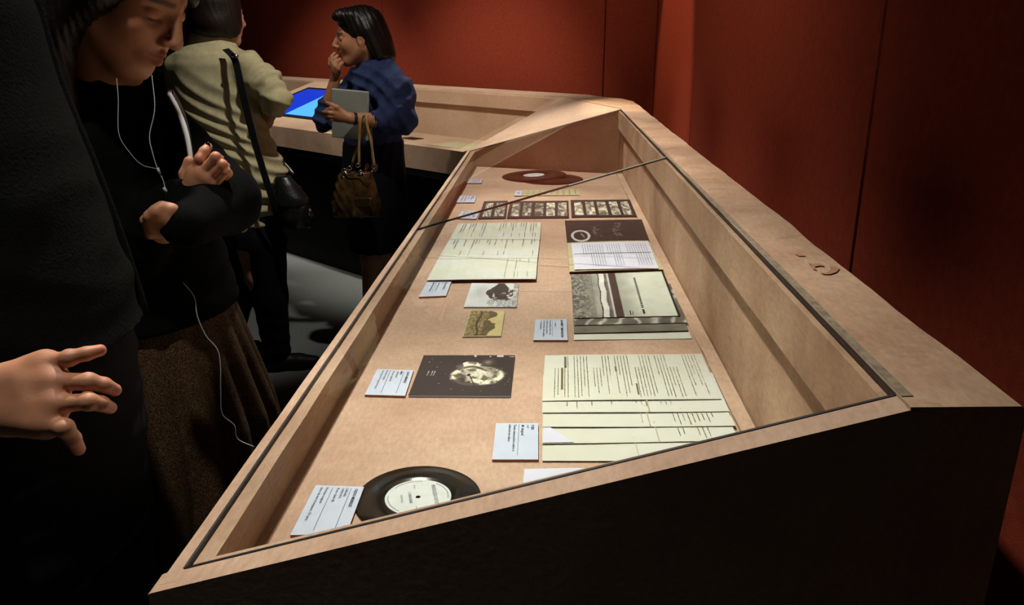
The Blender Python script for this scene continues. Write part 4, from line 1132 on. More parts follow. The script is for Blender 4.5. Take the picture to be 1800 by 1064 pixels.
for i in range(3): ops += [('+', cap(kn[i] * .93 + wrist * .07 + np.array([0, .002, 0]), kn[i + 1] * .93 + wrist * .07 + np.array([0, .001, 0]), .0118), .014), ('+', cap(kn[i] * .8 + wrist * .2, kn[i + 1] * .8 + wrist * .2, .0135), .014), ('+', cap(kn[i] * .6 + wrist * .4, kn[i + 1] * .6 + wrist * .4, .014), .014)]
thumb = [wrist + np.array([.0, .02, .022]), wrist + np.array([-.004, .040, .038]), wrist + np.array([-.012, .064, .050]), wrist + np.array([-.018, .086, .056])]
ops += chain(thumb, [.016, .012, .0105, .009], .008)
elbow1 = np.array([-.98, .70, 1.27]); sh1 = np.array([-.84, .82, 1.49])
ops += chain([wrist, wrist * .7 + elbow1 * .3, elbow1], [.026, .034, .042], .02)
hand1 = implicit(ops, .0022)
core1 = implicit(body_core((-.74, .965), (-.80, .965), 1.0, 1.54, ((-.74, .88, 0), (-.78, 1.05, 0)), .095, .14) + chain([sh1, elbow1], [.05, .042], .02) + chain([np.array([-.86, 1.10, 1.48]), np.array([-.86, 1.12, 1.25]), np.array([-.80, 1.09, 1.06])], [.045, .040, .03], .02), .008)
R1 = frame(-5, 28); H1 = np.array([-.755, .965, 1.75]); head1 = implicit(head_ops(H1, R1, 1.0, np.array([-.82, .965, 1.54])), .004)
V, F = join([core1, head1, hand1]); o = obj('body', V, F, M['skin'], p1, True)
c = np.concatenate([np.tile(np.array(SKIN_A, float), (len(core1[0]), 1)), head_paint(head1[0], H1, R1, SKIN_A), np.tile(np.array(SKIN_A, float), (len(hand1[0]), 1))])
hv = hand1[0]; nz = np.array([mnoise.noise(Vector(p * 60)) for p in hv]); c[-len(hv):] *= (1 + .09 * nz)[:, None]
for kk in kn: 
    d = np.linalg.norm(hv - kk, axis=1); c[-len(hv):] *= (1 - np.exp(-(d / .012) ** 2)[:, None] * np.array([.02, .14, .16]))
for f_ in fin:
    d = np.linalg.norm(hv - f_[3], axis=1); c[-len(hv):] *= (1 - np.exp(-(d / .014) ** 2)[:, None] * np.array([.0, .12, .12]))
paint(o, c)
V, F = implicit([('+', ell(H1 + R1 @ np.array([-.02, 0, .045]), (.105, .084, .092), R1), 0), ('-', ell(H1 + R1 @ np.array([.09, 0, -.05]), (.075, .10, .085), R1), .01), ('+', ell(H1 + R1 @ np.array([-.06, 0, -.03]), (.05, .07, .06), R1), .03)], .006); obj('hair', V, F, M['hair'], p1, True)
# jacket: torso column, arm on hip, loose hem flap
def front_fit(x, y, cy, rx, ry):
    """centre x of an upright ellipse whose outline, seen from the camera, passes through the pixel"""
    r_ = ray(x, y); rho = r_[0] / r_[1]; a_ = np.linspace(-PI, PI, 181)
    lo_, hi_ = -1.6, 0.0
    for _ in range(40):
        c_ = (lo_ + hi_) / 2
        if np.max((c_ + rx * np.cos(a_)) / (cy + ry * np.sin(a_))) > rho: hi_ = c_
        else: lo_ = c_
    return (lo_ + hi_) / 2, CAM_Z + r_[2] / r_[1] * cy
jk = []
for x_, y_, rx_, ry_ in ((40, -60, .115, .185), (62, 0, .125, .195), (105, 150, .14, .20), (170, 320, .15, .20), (222, 470, .155, .20), (262, 602, .16, .205)):
    cx_, z_ = front_fit(x_, y_, .965, rx_, ry_); jk.append((z_, cx_, .965, rx_, ry_))
jk += [(1.60, jk[0][1], .965, .07, .09)]
HIPX = jk[5][1]
ops = [('+', col(jk), 0)] + chain([sh1 + np.array([0, .01, -.01]), sh1 * .5 + elbow1 * .5, elbow1], [.085, .072, .064], .04) + chain([elbow1, wrist * .62 + elbow1 * .38], [.064, .050], .02)
ops += chain([np.array([-.86, 1.10, 1.48]), np.array([-.86, 1.12, 1.25]), np.array([-.82, 1.10, 1.14])], [.07, .060, .05], .04)
V, F = implicit(ops, .006, 1); V = folds(V, F, .004, [((1, .2, 1), .16, 1), ((.3, 0, 1), .09, .6), ((1, 0, -.3), .12, .7)], 3); obj('jacket', V, F, M['green_black'], p1, True)
# front hem of the jacket: thicker rolled edge seen from the side
he = []
for z_, cx_, cy_, rx_, ry_ in jk[:6]:
    a_ = np.linspace(-PI, PI, 361); kx = (cx_ + rx_ * np.cos(a_)) / (cy_ + ry_ * np.sin(a_)); i_ = int(np.argmax(kx)); he.append(np.array([cx_ + rx_ * math.cos(a_[i_]), cy_ + ry_ * math.sin(a_[i_]), z_]))
m = MB(); m.tube(catmull(he, 6), .007, 8); m.build('zip_edge', M['green_black'], p1, True)
ops = [('+', col([(.84, HIPX - .005, .965, .135, .175), (1.0, HIPX, .965, .145, .185), (jk[5][0] + .03, HIPX, .965, .146, .186)]), 0)]
for ft in ((-.74, .88), (-.78, 1.05)):
    ops += chain([np.array([HIPX, ft[1], .88]), np.array([HIPX + .01, ft[1], .50]), np.array([ft[0], ft[1], .07])], [.100, .080, .062], .03)
V, F = implicit(ops, .008, 1); V = folds(V, F, .004, [((.2, .2, 1), .14, 1)], 5); obj('trousers', V, F, M['trousers'], p1, True)
for ft in ((-.74, .88, 0), (-.78, 1.05, 0)):
    V, F = implicit(shoe_ops(ft, 0), .006); obj('shoe', V, F, M['shoe'], p1, True)

# ================================================================== person 2: dark hair, arms folded, earphones
p2 = thing('person', 'person in black cardigan and brown skirt looking down with folded arms', 'person', (-.80, 1.48, 0))
R2 = frame(-12, 33, -3)
NT = J(314, 84, 1.36); H2 = NT - R2 @ np.array([.120, 0, -.030])
neck2 = np.array([H2[0] - .09, H2[1] + .06, 1.34])
head2 = implicit(head_ops(H2, R2, 1.0, neck2), .0028)
Yh = 1.33
# upper hand: back of the hand with four bent fingers
w2 = J(336, 345, Yh + .01)
k2 = [J(343, 303, Yh + .004), J(356, 306, Yh - .004), J(366, 314, Yh - .004), J(374, 325, Yh)]
f2 = [[k2[0], J(351, 279, Yh - .004), J(359, 266, Yh + .004), J(366, 258, Yh + .014)],
      [k2[1], J(379, 276, Yh - .012), J(385, 280, Yh + .010), J(381, 290, Yh + .024)],
      [k2[2], J(391, 289, Yh - .012), J(396, 293, Yh + .010), J(391, 302, Yh + .024)],
      [k2[3], J(398, 301, Yh - .010), J(402, 305, Yh + .008), J(396, 312, Yh + .020)]]
ra = [[.0092, .0085, .0080, .0070], [.0092, .0085, .0078, .007], [.0088, .0080, .0074, .0068], [.0080, .0070, .0064, .006]]
ops = [('+', ell((w2 + k2[1] * 1.2 + k2[2] * .8) / 3, (.026, .016, .030), None), 0)]
for i in range(4): ops += [('+', cap(w2 + (k2[i] - k2[1]) * .4, k2[i], .014, .011), .012)]
for i in range(4): ops += chain(f2[i], ra[i], .003) + [('+', ell(k2[i] + np.array([0, -.003, 0]), (.0108, .0095, .0108)), .006)]
ops += chain([w2 + np.array([-.006, .008, .012]), w2 + np.array([-.012, .016, .034]), w2 + np.array([-.004, .018, .056])], [.012, .0105, .009], .006)
ops += chain([w2, w2 + np.array([-.05, -.02, -.05])], [.024, .030], .01)
handU = implicit(ops, .0022)
# lower hand: loose fist seen from the back
Yf = 1.195
w3 = J(320, 398, Yf + .02)
k3 = [J(286, 365, Yf), J(274, 372, Yf - .006), J(264, 381, Yf - .004), J(258, 388, Yf + .006)]
f3 = [[k3[i], k3[i] + np.array([-.004, .012, -.024]), k3[i] + np.array([.012, .020, -.026])] for i in range(4)]
ops = [('+', ell((w3 + k3[1] + k3[2]) / 3, (.024, .014, .017), None), 0)]
for i in range(4): ops += [('+', cap(w3 + (k3[i] - k3[1]) * .5, k3[i], .0125, .0088), .010)] + chain(f3[i], [.0086, .0078, .0068], .003) + [('+', ell(k3[i], (.0094, .009, .0092)), .004)]
ops += chain([w3 + np.array([-.004, .0, .018]), J(302, 369, Yf + .004), J(284, 362, Yf + .018)], [.011, .009, .008], .006)
ops += chain([w3, w3 * .75 + J(396, 352, 1.40) * .25], [.026, .030], .01)
handL = implicit(ops, .0024)
shR, shL = np.array([-.80, 1.34, 1.33]), np.array([-.80, 1.66, 1.33])
elR, elL = J(216, 432, 1.34), J(396, 352, 1.40)
core2 = implicit(body_core((-.80, 1.50), (-.82, 1.50), .92, 1.36, ((-.78, 1.40, 0), (-.82, 1.60, 0)), .10, .14) + chain([shR, elR, w2], [.045, .038, .026], .02) + chain([shL, elL, w3], [.045, .038, .026], .02), .008)
V, F = join([core2, head2, handU, handL]); o = obj('body', V, F, M['skin'], p2, True)
c = np.concatenate([np.tile(np.array(SKIN_B, float), (len(core2[0]), 1)), head_paint(head2[0], H2, R2, SKIN_B), np.tile(np.array(SKIN_B, float), (len(handU[0]) + len(handL[0]), 1))])
hv = handU[0]; i0 = len(core2[0]) + len(head2[0])
for kk in list(k2) + [f_[1] for f_ in f2]:
    d = np.linalg.norm(hv - kk, axis=1); c[i0:i0 + len(hv)] *= (1 - np.exp(-(d / .009) ** 2)[:, None] * np.array([.0, .12, .14]))
paint(o, c)
m = MB(); tp = f2[0][3]; dv = _n(f2[0][3] - f2[0][2])
V, F = implicit([('+', ell(tp + dv * .002 + np.array([.001, -.0058, .002]), (.0044, .0022, .0058)), 0)], .0012); obj('fingernail', V, F, M['nail_dark'], p2, True)
LW = lambda x, y, z: H2 + R2 @ np.array([x, y, z])
ops = [('+', ell(LW(-.022, 0, .052), (.104, .088, .094), R2), 0), ('-', ell(LW(.105, -.012, -.045), (.082, .115, .100), R2), .01)]
ops += [('+', cap(LW(.030, -.062, .080), LW(.006, -.080, .0), .030, .030), .03), ('+', cap(LW(.006, -.080, .0), LW(-.030, -.086, -.105), .031, .034), .03), ('+', cap(LW(-.030, -.086, -.105), np.array([-.80, 1.31, 1.28]), .034, .030), .03), ('+', cap(LW(-.055, -.070, .04), LW(-.075, -.080, -.10), .042, .045), .03),
        ('+', cap(LW(-.03, .076, .05), LW(.018, .092, -.04), .026, .020), .03), ('+', cap(LW(.018, .092, -.04), LW(-.01, .10, -.16), .020, .016), .02), ('+', cap(LW(-.09, 0, .02), np.array([-.93, 1.46, 1.30]), .06, .06), .04),
        ('+', cap(LW(.02, -.066, .085), LW(-.01, -.088, .0), .022, .022), .02), ('+', cap(LW(.058, .035, .088), LW(.070, .062, .03), .016, .013), .015)]
V, F = implicit(ops, .005, 1); V = folds(V, F, .0025, [((1, .3, .05), .022, 1), ((.2, 1, .05), .03, 1)], 9); obj('hair', V, F, M['hair'], p2, True)
sk_ = []
for x_, y_, rx_, ry_ in ((398, 500, .140, .175), (414, 545, .152, .185), (446, 630, .180, .205), (482, 725, .205, .225)):
    cx_, z_ = front_fit(x_, y_, 1.49, rx_, ry_); sk_.append((z_, cx_, 1.49, rx_, ry_))
zh_ = sk_[1][0] + .004
sk_.append((.36, sk_[3][1] + .0, 1.49, .26, .27))
ck = [(zh_, sk_[1][1], 1.49, .166, .200), (1.08, sk_[0][1] - .005, 1.49, .156, .195), (1.18, -.79, 1.50, .138, .19), (1.30, -.805, 1.50, .120, .20), (1.37, -.83, 1.50, .085, .13), (1.39, -.84, 1.5, .065, .07)]
ops = [('+', col(ck), 0)] + chain([shR + np.array([0, 0, -.01]), elR], [.072, .062], .03) + chain([elR, w2 * .85 + elR * .15], [.062, .044], .02) + chain([shL, elL], [.072, .060], .03) + chain([elL, w3 + np.array([.004, 0, 0])], [.056, .036], .02) + [('+', cap(neck2 + np.array([-.01, 0, -.04]), neck2 * .62 + H2 * .38 + np.array([-.02, .0, -.01]), .085, .066), .04)]
V, F = implicit(ops, .006, 1); V = folds(V, F, .0035, [((.4, 0, 1), .10, 1), ((1, .3, .4), .07, .6)], 13); obj('cardigan', V, F, M['black_cloth'], p2, True)
pleat = lambda a, z: 1 + (.024 + .085 * np.clip((1.02 - z) / .45, 0, 1)) * (np.abs(np.sin(a * 9 + .6 * np.sin(z * 6))) ** .8 * 1.6 - 1)
V, F = implicit([('+', col(sk_, 0, pleat), 0)], .006, 1); obj('skirt', V, F, M['skirt_gold'], p2, True)
for ft in ((-.78, 1.40, 0), (-.82, 1.60, 0)):
    V, F = implicit(shoe_ops(ft, -5, .9), .006); obj('shoe', V, F, M['shoe'], p2, True)
# earphone cable
ear = thing('earphones', 'thin white earphone cable hanging over the black cardigan', 'earphones', tuple(J(278, 298, 1.29)))
m = MB(); m.tube(catmull([J(267, 132, 1.31), J(272, 190, 1.28), J(263, 238, 1.265), J(268, 268, 1.255), J(277, 297, 1.25), J(287, 318, 1.245), J(292, 342, 1.24), J(293, 362, 1.255)], 8), .0008, 6); m.build('cable', M['white_cable'], ear, True)
m = MB(); m.tube(catmull([J(205, 138, 1.29), J(208, 175, 1.27), J(209, 235, 1.245), J(228, 268, 1.24), J(250, 290, 1.24), J(277, 297, 1.25)], 8), .0006, 6); m.build('cable', M['white_cable'], ear, True)
m = MB(); m.tube([J(277, 295, 1.248), J(281, 306, 1.247)], .0022, 8); m.build('splitter', M['white_cable'], ear, True)
m = MB(); m.tube([J(288, 330, 1.242), J(293, 338, 1.24)], .0026, 8); m.build('remote', M['white_cable'], ear, True)
m = MB(); m.tube(catmull([J(322, 497, 1.22), J(341, 522, 1.22), J(347, 556, 1.21), J(362, 590, 1.205), J(385, 622, 1.195), J(388, 690, 1.19), J(391, 728, 1.19), J(412, 748, 1.19), J(418, 772, 1.19), J(447, 786, 1.195)], 8), .0008, 6); m.build('cable', M['white_cable'], ear, True)
# white-edged booklet held upright against the chest
bo = thing('folder', 'black folder with a curved white edge held against the black cardigan', 'folder', tuple(J(334, 335, 1.36)))
sp_ = catmull([J(298, 166, 1.42), J(312, 192, 1.40), J(324, 222, 1.39), J(332, 255, 1.38), J(336, 292, 1.37), J(333, 335, 1.36)], 6)
side = _n(ray(330, 250)) ; side = np.array([side[0], side[1], 0]); side = _n(side)
tv = np.array([1.0, .35, 0]); tv = _n(tv)
def ribbon(m, line, off0, off1, th, mi=0):
    vs = []
    for p in line: vs += [p + side * off0 - tv * th, p + side * off0 + tv * th, p + side * off1 + tv * th, p + side * off1 - tv * th]
    fs = []
    for i in range(len(line) - 1):
        a, b = 4 * i, 4 * i + 4
        fs += [(a + j, a + (j + 1) % 4, b + (j + 1) % 4, b + j) for j in range(4)]
    n = 4 * (len(line) - 1); fs += [(3, 2, 1, 0), (n, n + 1, n + 2, n + 3)]
    m.add(vs, fs, mi)
m = MB(); m.tube(sp_, .0040, 10); m.build('spine', M['white_plastic'], bo, True)
m = MB(); ribbon(m, sp_, .002, .16, .0034); m.build('page_block', M['white_plastic'], bo)
for dv in (-1, 1):
    m = MB(); ribbon(m, [p + tv * dv * .0046 for p in sp_], .002, .162, .0009); m.build('cover', M['black_leather'], bo)
# ================================================================== person 3: beige jacket seen from behind
p3 = thing('person', 'person seen from behind in beige jacket and dark trousers', 'person', (-1.33, 3.52, 0))
Y3 = 3.50; S3 = 3.36 / F_PX
def keys_px(rows, Y, S, ry):
    out = []
    for y, cx_, hw, k in rows:
        p = J(cx_, y, Y); out.append((p[2], p[0], p[1], hw * S, ry * k))
    return out
rows = [(66, 372, 24, .5), (80, 372, 46, .62), (94, 374, 68, .85), (112, 376, 78, .95), (150, 380, 78, 1.0), (200, 388, 74, .98), (250, 408, 76, .98), (300, 428, 80, 1.08), (345, 434, 70, 1.08), (392, 434, 54, 1.0)]
shR3, elR3, haR3 = J(436, 118, 3.45), J(486, 172, 3.38), J(466, 214, 3.62)
shL3, elL3, haL3 = J(318, 124, 3.52), J(322, 225, 3.66), J(400, 205, 3.84)
ops = [('+', col(keys_px(rows, Y3, S3, .128)), 0)] + chain([shR3, (shR3 + elR3) / 2 + np.array([0, 0, .006]), elR3], [.068, .066, .060], .03) + chain([elR3, elR3 * .75 + haR3 * .25], [.060, .056], .02) + chain([shL3, elL3], [.068, .056], .04) + chain([elL3, haL3 * .8 + elL3 * .2], [.055, .045], .03)
V, F = implicit(ops, .007, 1)
hd = np.array([.35, 0, 1.0])
V = folds(V, F, .013, [((.45, 0, 1), .12, .9), ((-.5, 0, 1), .17, .7), ((1, 0, .25), .22, .5)], 21, 1.6)
q = np.exp(-(np.linalg.norm((V - (shR3 * .35 + elR3 * .65)) / .085, axis=1)) ** 2); N_ = normals(V, F); ax_ = _n(elR3 - shR3)
V = V + N_ * (q * .015 * np.sin((V - shR3) @ ax_ * 2 * PI / .052))[:, None]
obj('jacket', V, F, M['beige'], p3, True)
V, F = implicit([('+', col(keys_px([(58, 371, 34, .62), (74, 371, 42, .66), (84, 371, 48, .70)], Y3, S3, .11)), 0), ('-', col(keys_px([(52, 371, 27, .5), (82, 371, 34, .55)], Y3, S3, .11)), 0)], .005, 1); obj('collar', V, F, M['beige'], p3, True)
R3 = frame(56, 6); H3 = J(388, 26, 3.52); neck3 = J(374, 96, 3.52)
head3 = implicit(head_ops(H3, R3, .97, neck3), .004)
core3 = implicit(body_core((J(432, 395, Y3)[0], Y3), (J(378, 120, Y3)[0], Y3), .92, J(374, 92, Y3)[2], (J(490, 640, 3.54) * [1, 1, 0], J(400, 620, 3.62) * [1, 1, 0]), .13, .09) + chain([shR3, elR3, haR3], [.045, .040, .030], .02) + chain([shL3, elL3, haL3], [.045, .040, .030], .02)
                 + chain([haR3, haR3 + np.array([-.02, .06, .0]), haR3 + np.array([-.03, .13, -.01])], [.030, .034, .016], .02) + chain([haL3, haL3 + np.array([.05, .04, 0])], [.03, .02], .02), .008)
V, F = join([core3, head3]); o = obj('body', V, F, M['skin'], p3, True)
paint(o, np.concatenate([np.tile(np.array(SKIN_A, float), (len(core3[0]), 1)), head_paint(head3[0], H3, R3, SKIN_A, .97)]))
L3 = lambda x, y, z: H3 + R3 @ np.array([x, y, z])
ops = [('+', ell(L3(-.030, 0, .040), (.108, .100, .098), R3), 0), ('-', ell(L3(.115, 0, -.05), (.090, .12, .105), R3), .01), ('+', ell(L3(-.050, 0, -.035), (.082, .096, .070), R3), .03),
       ('+', ell(L3(.0, -.070, -.03), (.050, .030, .065), R3), .03), ('+', ell(L3(.0, .070, -.03), (.050, .030, .065), R3), .03)]
V, F = implicit(ops, .005, 1); V = folds(V, F, .004, [((1, .4, .3), .045, 1), ((.3, 1, .2), .03, .7)], 23); obj('hair', V, F, M['hair_brown'], p3, True)
ops = [('+', col(keys_px([(372, 434, 58, .95), (400, 434, 58, 1.0), (430, 440, 60, .95)], Y3, S3, .125)), 0)]
ops += chain([J(466, 425, 3.48), J(474, 520, 3.50), J(487, 618, 3.54)], [.095, .078, .064], .03) + chain([J(414, 425, 3.56), J(418, 520, 3.60), J(403, 598, 3.62)], [.092, .074, .062], .03)
V, F = implicit(ops, .008, 1); V = folds(V, F, .006, [((.2, .2, 1), .16, 1), ((1, 0, .2), .12, .5)], 25); obj('trousers', V, F, M['trousers'], p3, True)
for pf, an in (((490, 648, 3.54), 12), ((402, 625, 3.62), 60)):
    b = J(*pf); b[2] = 0; V, F = implicit(shoe_ops(b, an), .006); obj('shoe', V, F, M['shoe'], p3, True)
# cross-body bag
bag = thing('shoulder_bag', 'black leather cross-body bag hanging behind the beige jacket', 'bag', tuple(J(515, 395, 3.40)))
bc = J(515, 345, 3.40); Rb = frame(-35, 0)
zb_ = J(0, 395, 3.40)[2]
bk_ = [(zb_, bc[0] + .005, bc[1], .060, .050), (zb_ + .05, bc[0], bc[1], .082, .062), (zb_ + .13, bc[0] - .012, bc[1], .072, .054), (zb_ + .19, bc[0] - .028, bc[1], .048, .036), (zb_ + .225, bc[0] - .036, bc[1], .028, .020)]
V, F = implicit([('+', col(bk_, .2), 0)], .005, 3); V = folds(V, F, .007, [((.6, 0, 1), .10, 1), ((1, .3, -.4), .09, .8)], 27); obj('bag_body', V, F, M['black_leather'], bag, True)
V, F = implicit([('+', col([(z_, x_, y_ - .006, a_ * 1.03, b_ * 1.03) for z_, x_, y_, a_, b_ in [(zb_ + .10, bc[0] - .008, bc[1], .076, .058)] + bk_[2:]], .2), 0)], .005, 2); V = folds(V, F, .006, [((.6, 0, 1), .12, 1)], 29); obj('flap', V, F, M['black_leather'], bag, True)
m = MB(); m.tube([J(545, 368, 3.345), J(541, 381, 3.345)], .0075, 8); m.build('clasp', M['chrome'], bag, True)
m = MB(); m.tube(catmull([J(498, 285, 3.41), J(508, 296, 3.40), J(516, 306, 3.39)], 4), .006, 8); m.build('strap_ring', M['chrome'], bag, True)
sl_ = catmull([J(396, 86, 3.375), J(412, 104, 3.335), J(421, 140, 3.325), J(430, 180, 3.325), J(447, 248, 3.33), J(466, 312, 3.325), J(482, 362, 3.325), J(488, 392, 3.35)], 6)
m = MB(); vs = []; fs = []
for p in sl_: vs += [p + np.array([-.0135, 0, -.003]), p + np.array([.0135, 0, .003]), p + np.array([.0135, .005, .003]), p + np.array([-.0135, .005, -.003])]
for i in range(len(sl_) - 1): fs += [(4 * i + j, 4 * i + (j + 1) % 4, 4 * i + 4 + (j + 1) % 4, 4 * i + 4 + j) for j in range(4)]
fs += [(3, 2, 1, 0), tuple(range(len(vs) - 4, len(vs)))]
m.add(vs, fs); m.build('strap', M['black_leather'], bag)
m = MB(); m.tube([J(408, 97, 3.33), J(418, 100, 3.325)], .008, 8); m.build('buckle', M['chrome'], bag, True)

# ================================================================== person 4: navy blouse, laptop, hand at chin
p4 = thing('person', 'person in navy blouse smiling with a hand at the chin', 'person', (-.88, 3.92, 0))
Y4 = 3.90; S4 = 3.74 / F_PX
R4 = frame(197, 4, 0); NT4 = J(585, 82, 3.84); H4 = NT4 - R4 @ (np.array([.120, 0, -.03]) * .97)
neck4 = J(652, 135, 3.94)
head4 = implicit(head_ops(H4, R4, .97, neck4, 1.0), .0035)
# left arm (near the camera) with the laptop
shL4, elL4, wr4 = J(684, 140, 3.80), J(690, 214, 3.70), J(615, 208, 3.600)
kk4 = [J(594, 193, 3.585), J(590, 199, 3.58), J(590, 205, 3.585), J(592, 210, 3.595)]
ff4 = [[kk4[0], J(582, 191, 3.575), J(573, 193, 3.585)], [kk4[1], J(578, 198, 3.57), J(568, 197, 3.585)], [kk4[2], J(578, 204, 3.575), J(569, 203, 3.59)], [kk4[3], J(582, 210, 3.585), J(574, 209, 3.60)]]
ops = [('+', ell((wr4 + kk4[1] + kk4[2]) / 3, (.036, .014, .026)), 0)]
for i in range(4): ops += [('+', cap(wr4, kk4[i], .016, .0105), .012)] + chain(ff4[i], [.0098, .0086, .0072], .003)
ops += chain([wr4 + np.array([-.014, 0, .012]), J(592, 189, 3.58), J(582, 184, 3.58), J(574, 181, 3.59)], [.014, .0115, .0095, .008], .006)
ops += chain([wr4, elL4], [.024, .038], .01)
hand4 = implicit(ops, .003)
# right arm raised to the chin
elR4, wrR4 = J(569, 214, 3.86), J(591, 133, 3.83)
kr = [J(584, 108, 3.80), J(587, 112, 3.785), J(590, 117, 3.78), J(594, 121, 3.785)]
fr4 = [[kr[0], J(583, 100, 3.805), J(588, 94, 3.81)], [kr[1], J(588, 103, 3.79), J(593, 98, 3.80)], [kr[2], J(593, 108, 3.785), J(598, 104, 3.80)], [kr[3], J(598, 114, 3.79), J(602, 110, 3.80)]]
ops = [('+', ell((wrR4 + kr[1] + kr[2]) / 3, (.020, .022, .032)), 0)]
for i in range(4): ops += [('+', cap(wrR4, kr[i], .015, .0105), .012)] + chain(fr4[i], [.0098, .0086, .0074], .003)
ops += chain([wrR4 + np.array([-.006, 0, .014]), J(581, 114, 3.81), J(580, 104, 3.82)], [.012, .0105, .009], .006)
ops += chain([wrR4, elR4], [.023, .036], .01)
handR = implicit(ops, .003)
core4 = implicit(body_core((J(660, 262, Y4)[0], Y4), (J(662, 130, Y4)[0], Y4), .95, J(660, 118, Y4)[2], (J(650, 560, 3.88) * [1, 1, 0], J(668, 560, 3.98) * [1, 1, 0]), .10, .14) + chain([shL4, elL4], [.044, .038], .02) + chain([J(640, 135, 4.0), elR4], [.042, .036], .02), .008)
V, F = join([core4, head4, hand4, handR]); o = obj('body', V, F, M['skin'], p4, True)
paint(o, np.concatenate([np.tile(np.array(SKIN_C, float), (len(core4[0]), 1)), head_paint(head4[0], H4, R4, SKIN_C, .97), np.tile(np.array(SKIN_C, float), (len(hand4[0]) + len(handR[0]), 1))]))
L4 = lambda x, y, z: H4 + R4 @ np.array([x, y, z])
ops = [('+', ell(L4(-.028, 0, .050), (.108, .094, .092), R4), 0), ('-', ell(L4(.115, .02, -.052), (.078, .13, .108), R4), .012), ('+', ell(L4(.045, .035, .098), (.060, .055, .034), R4), .025),
       ('+', ell(L4(-.085, 0, -.02), (.072, .088, .085), R4), .03), ('+', ell(L4(-.115, .01, -.085), (.050, .075, .050), R4), .03), ('+', cap(L4(-.045, .080, .03), L4(-.085, .078, -.08), .026, .028), .02), ('+', cap(L4(-.045, -.080, .03), L4(-.085, -.075, -.08), .026, .028), .02)]
V, F = implicit(ops, .005, 1); V = folds(V, F, .0022, [((1, .4, .5), .05, 1), ((.3, 1, .2), .035, .7)], 33); obj('hair', V, F, M['hair'], p4, True)
rows = [(104, 664, 22, .5), (114, 664, 34, .75), (124, 662, 42, .95), (150, 660, 50, 1.05), (200, 658, 52, 1.0), (252, 655, 52, .98)]
ops = [('+', col(keys_px(rows, Y4, S4, .150)), 0)] + chain([J(676, 132, 3.84), J(696, 165, 3.76), J(700, 205, 3.71)], [.070, .082, .082], .04) + chain([J(700, 205, 3.71), J(672, 212, 3.675)], [.078, .058], .03) + chain([J(636, 140, 3.98), J(590, 196, 3.88), J(571, 212, 3.86)], [.065, .060, .052], .03) + chain([J(571, 212, 3.86), J(576, 184, 3.85)], [.048, .042], .02)
V, F = implicit(ops, .006, 1); V = folds(V, F, .010, [((.6, 0, 1), .11, .8), ((-1, 0, 1), .13, .8), ((1, .3, 0), .16, .5)], 35); obj('blouse', V, F, M['navy'], p4, True)
rows = [(246, 657, 54, .98), (300, 658, 58, 1.1), (360, 660, 58, 1.15), (436, 662, 50, 1.1)]
V, F = implicit([('+', col(keys_px(rows, Y4, S4, .150)), 0)], .008, 1); V = folds(V, F, .006, [((1, .3, .1), .12, 1)], 37); obj('skirt', V, F, M['navy_skirt'], p4, True)
m = MB(); a_, b_ = wr4 * .93 + elL4 * .07, wr4 * .86 + elL4 * .14; m.tube([a_, b_], .0272, 18, cap=False); m.build('watch_strap', M['black_leather'], p4, True)
for xx in (.50, .56):
    m = MB(); cc = wr4 * (1 - xx) + elL4 * xx; d_ = _n(elL4 - wr4); n1 = _n(np.cross(d_, [0, 0, 1])); n2 = np.cross(d_, n1); rr_ = .024 + .014 * xx + .004
    m.tube([cc + rr_ * (n1 * math.cos(a) + n2 * math.sin(a)) for a in np.linspace(0, 2 * PI, 25)], .0018, 6); m.build('bracelet', M['strap_tan'], p4, True)
for b in (J(650, 560, 3.88), J(668, 560, 3.98)):
    b = b.copy(); b[2] = 0; V, F = implicit(shoe_ops(b, 190, .9), .006); obj('shoe', V, F, M['shoe'], p4, True)
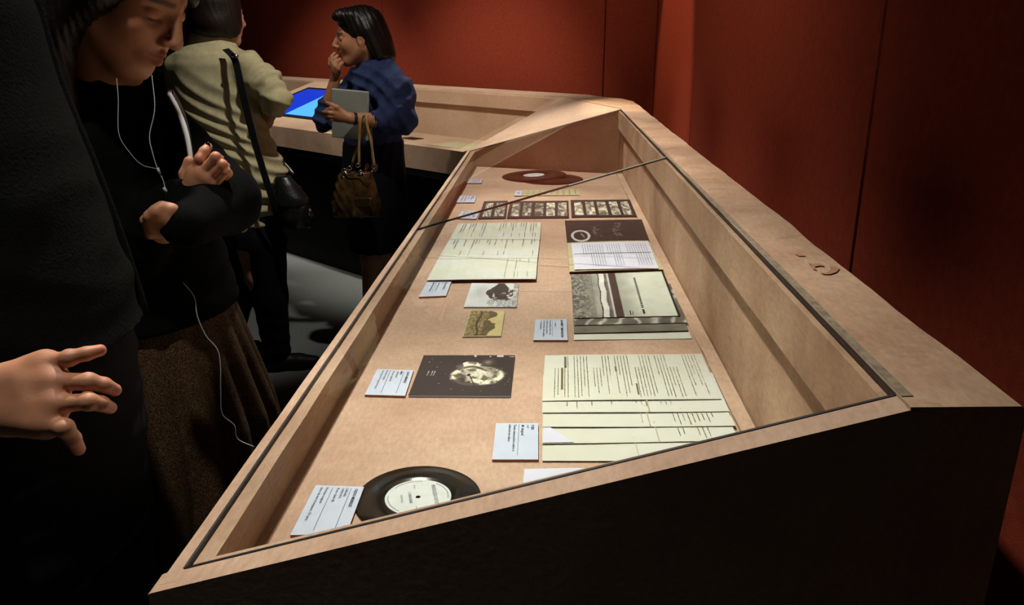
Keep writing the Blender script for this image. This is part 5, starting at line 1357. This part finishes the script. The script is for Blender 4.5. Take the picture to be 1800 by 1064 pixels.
# closed laptop under the arm
lap = thing('laptop', 'closed silver laptop held against the navy blouse', 'laptop', tuple(J(615, 242, 3.66)))
A_, B_, D_ = J(584, 155, 3.70), J(648, 161, 3.655), J(585, 241, 3.70)
ex, ey = _n(B_ - A_), _n(D_ - A_); ez = _n(np.cross(ex, ey)); ey = np.cross(ez, ex); Rl = np.stack([ex, ey, ez], 1)
wl, hl = np.linalg.norm(B_ - A_), abs((D_ - A_) @ ey)
for nm, off in (('laptop_base', .0045), ('laptop_lid', -.0045)):
    V, F = implicit([('+', rbox((A_ + ex * wl / 2 + ey * hl / 2) + ez * off * (1 if ez[1] > 0 else -1), (wl / 2, hl / 2, .0042), .004, Rl), 0)], .0024); obj(nm, V, F, M['aluminium'], lap, True)
# handbag hanging from the forearm
hb = thing('handbag', 'gold brown handbag with tan handles hanging from the forearm', 'handbag', tuple(J(626, 372, 3.62)))
bc = J(626, 340, 3.62); Rh = frame(-78, 0)
hbk = [(J(0, 374, 3.62)[2], bc[0], bc[1], .108, .058), (J(0, 350, 3.62)[2], bc[0], bc[1], .112, .062), (J(0, 318, 3.62)[2], bc[0], bc[1], .090, .046), (J(0, 297, 3.62)[2], bc[0] + .004, bc[1], .072, .026)]
V, F = implicit([('+', col(hbk, .1), 0)], .005, 2); V = folds(V, F, .008, [((1, 0, .8), .085, 1), ((-1, 0, .7), .10, .8), ((1, 0, 0), .07, .4)], 41); obj('bag_body', V, F, M['gold_leather'], hb, True)
V, F = implicit([('+', rbox(J(640, 356, 3.562), (.040, .010, .024), .008, frame(0, 0, 8)), 0)], .004, 1); obj('pocket', V, F, M['gold_leather'], hb, True)
for k_, ln in enumerate(([J(631, 290, 3.60), J(631, 250, 3.595), J(633, 215, 3.58), J(637, 203, 3.595), J(640, 215, 3.64), J(618, 292, 3.66)], [J(658, 292, 3.60), J(652, 250, 3.60), J(644, 214, 3.60), J(646, 204, 3.62), J(650, 214, 3.66), J(656, 292, 3.67)])):
    m = MB(); m.tube(catmull(ln, 6), .0062, 8); m.build('handle', M['strap_tan'], hb, True)
for px in ((605, 300), (614, 296), (629, 291), (634, 303), (657, 293), (604, 308)):
    cc = J(*px, 3.59); m = MB(); m.tube([cc + .009 * np.array([math.cos(a), .3 * math.cos(a), math.sin(a)]) for a in np.linspace(0, 2 * PI, 13)], .0026, 6); m.build('ring', M['chrome'], hb, True)
m = MB(); m.tube(catmull([J(605, 300, 3.585), J(614, 308, 3.575), J(634, 303, 3.57), J(645, 316, 3.57), J(655, 300, 3.575)], 6), .003, 6); m.build('chain_strap', M['chrome'], hb, True)
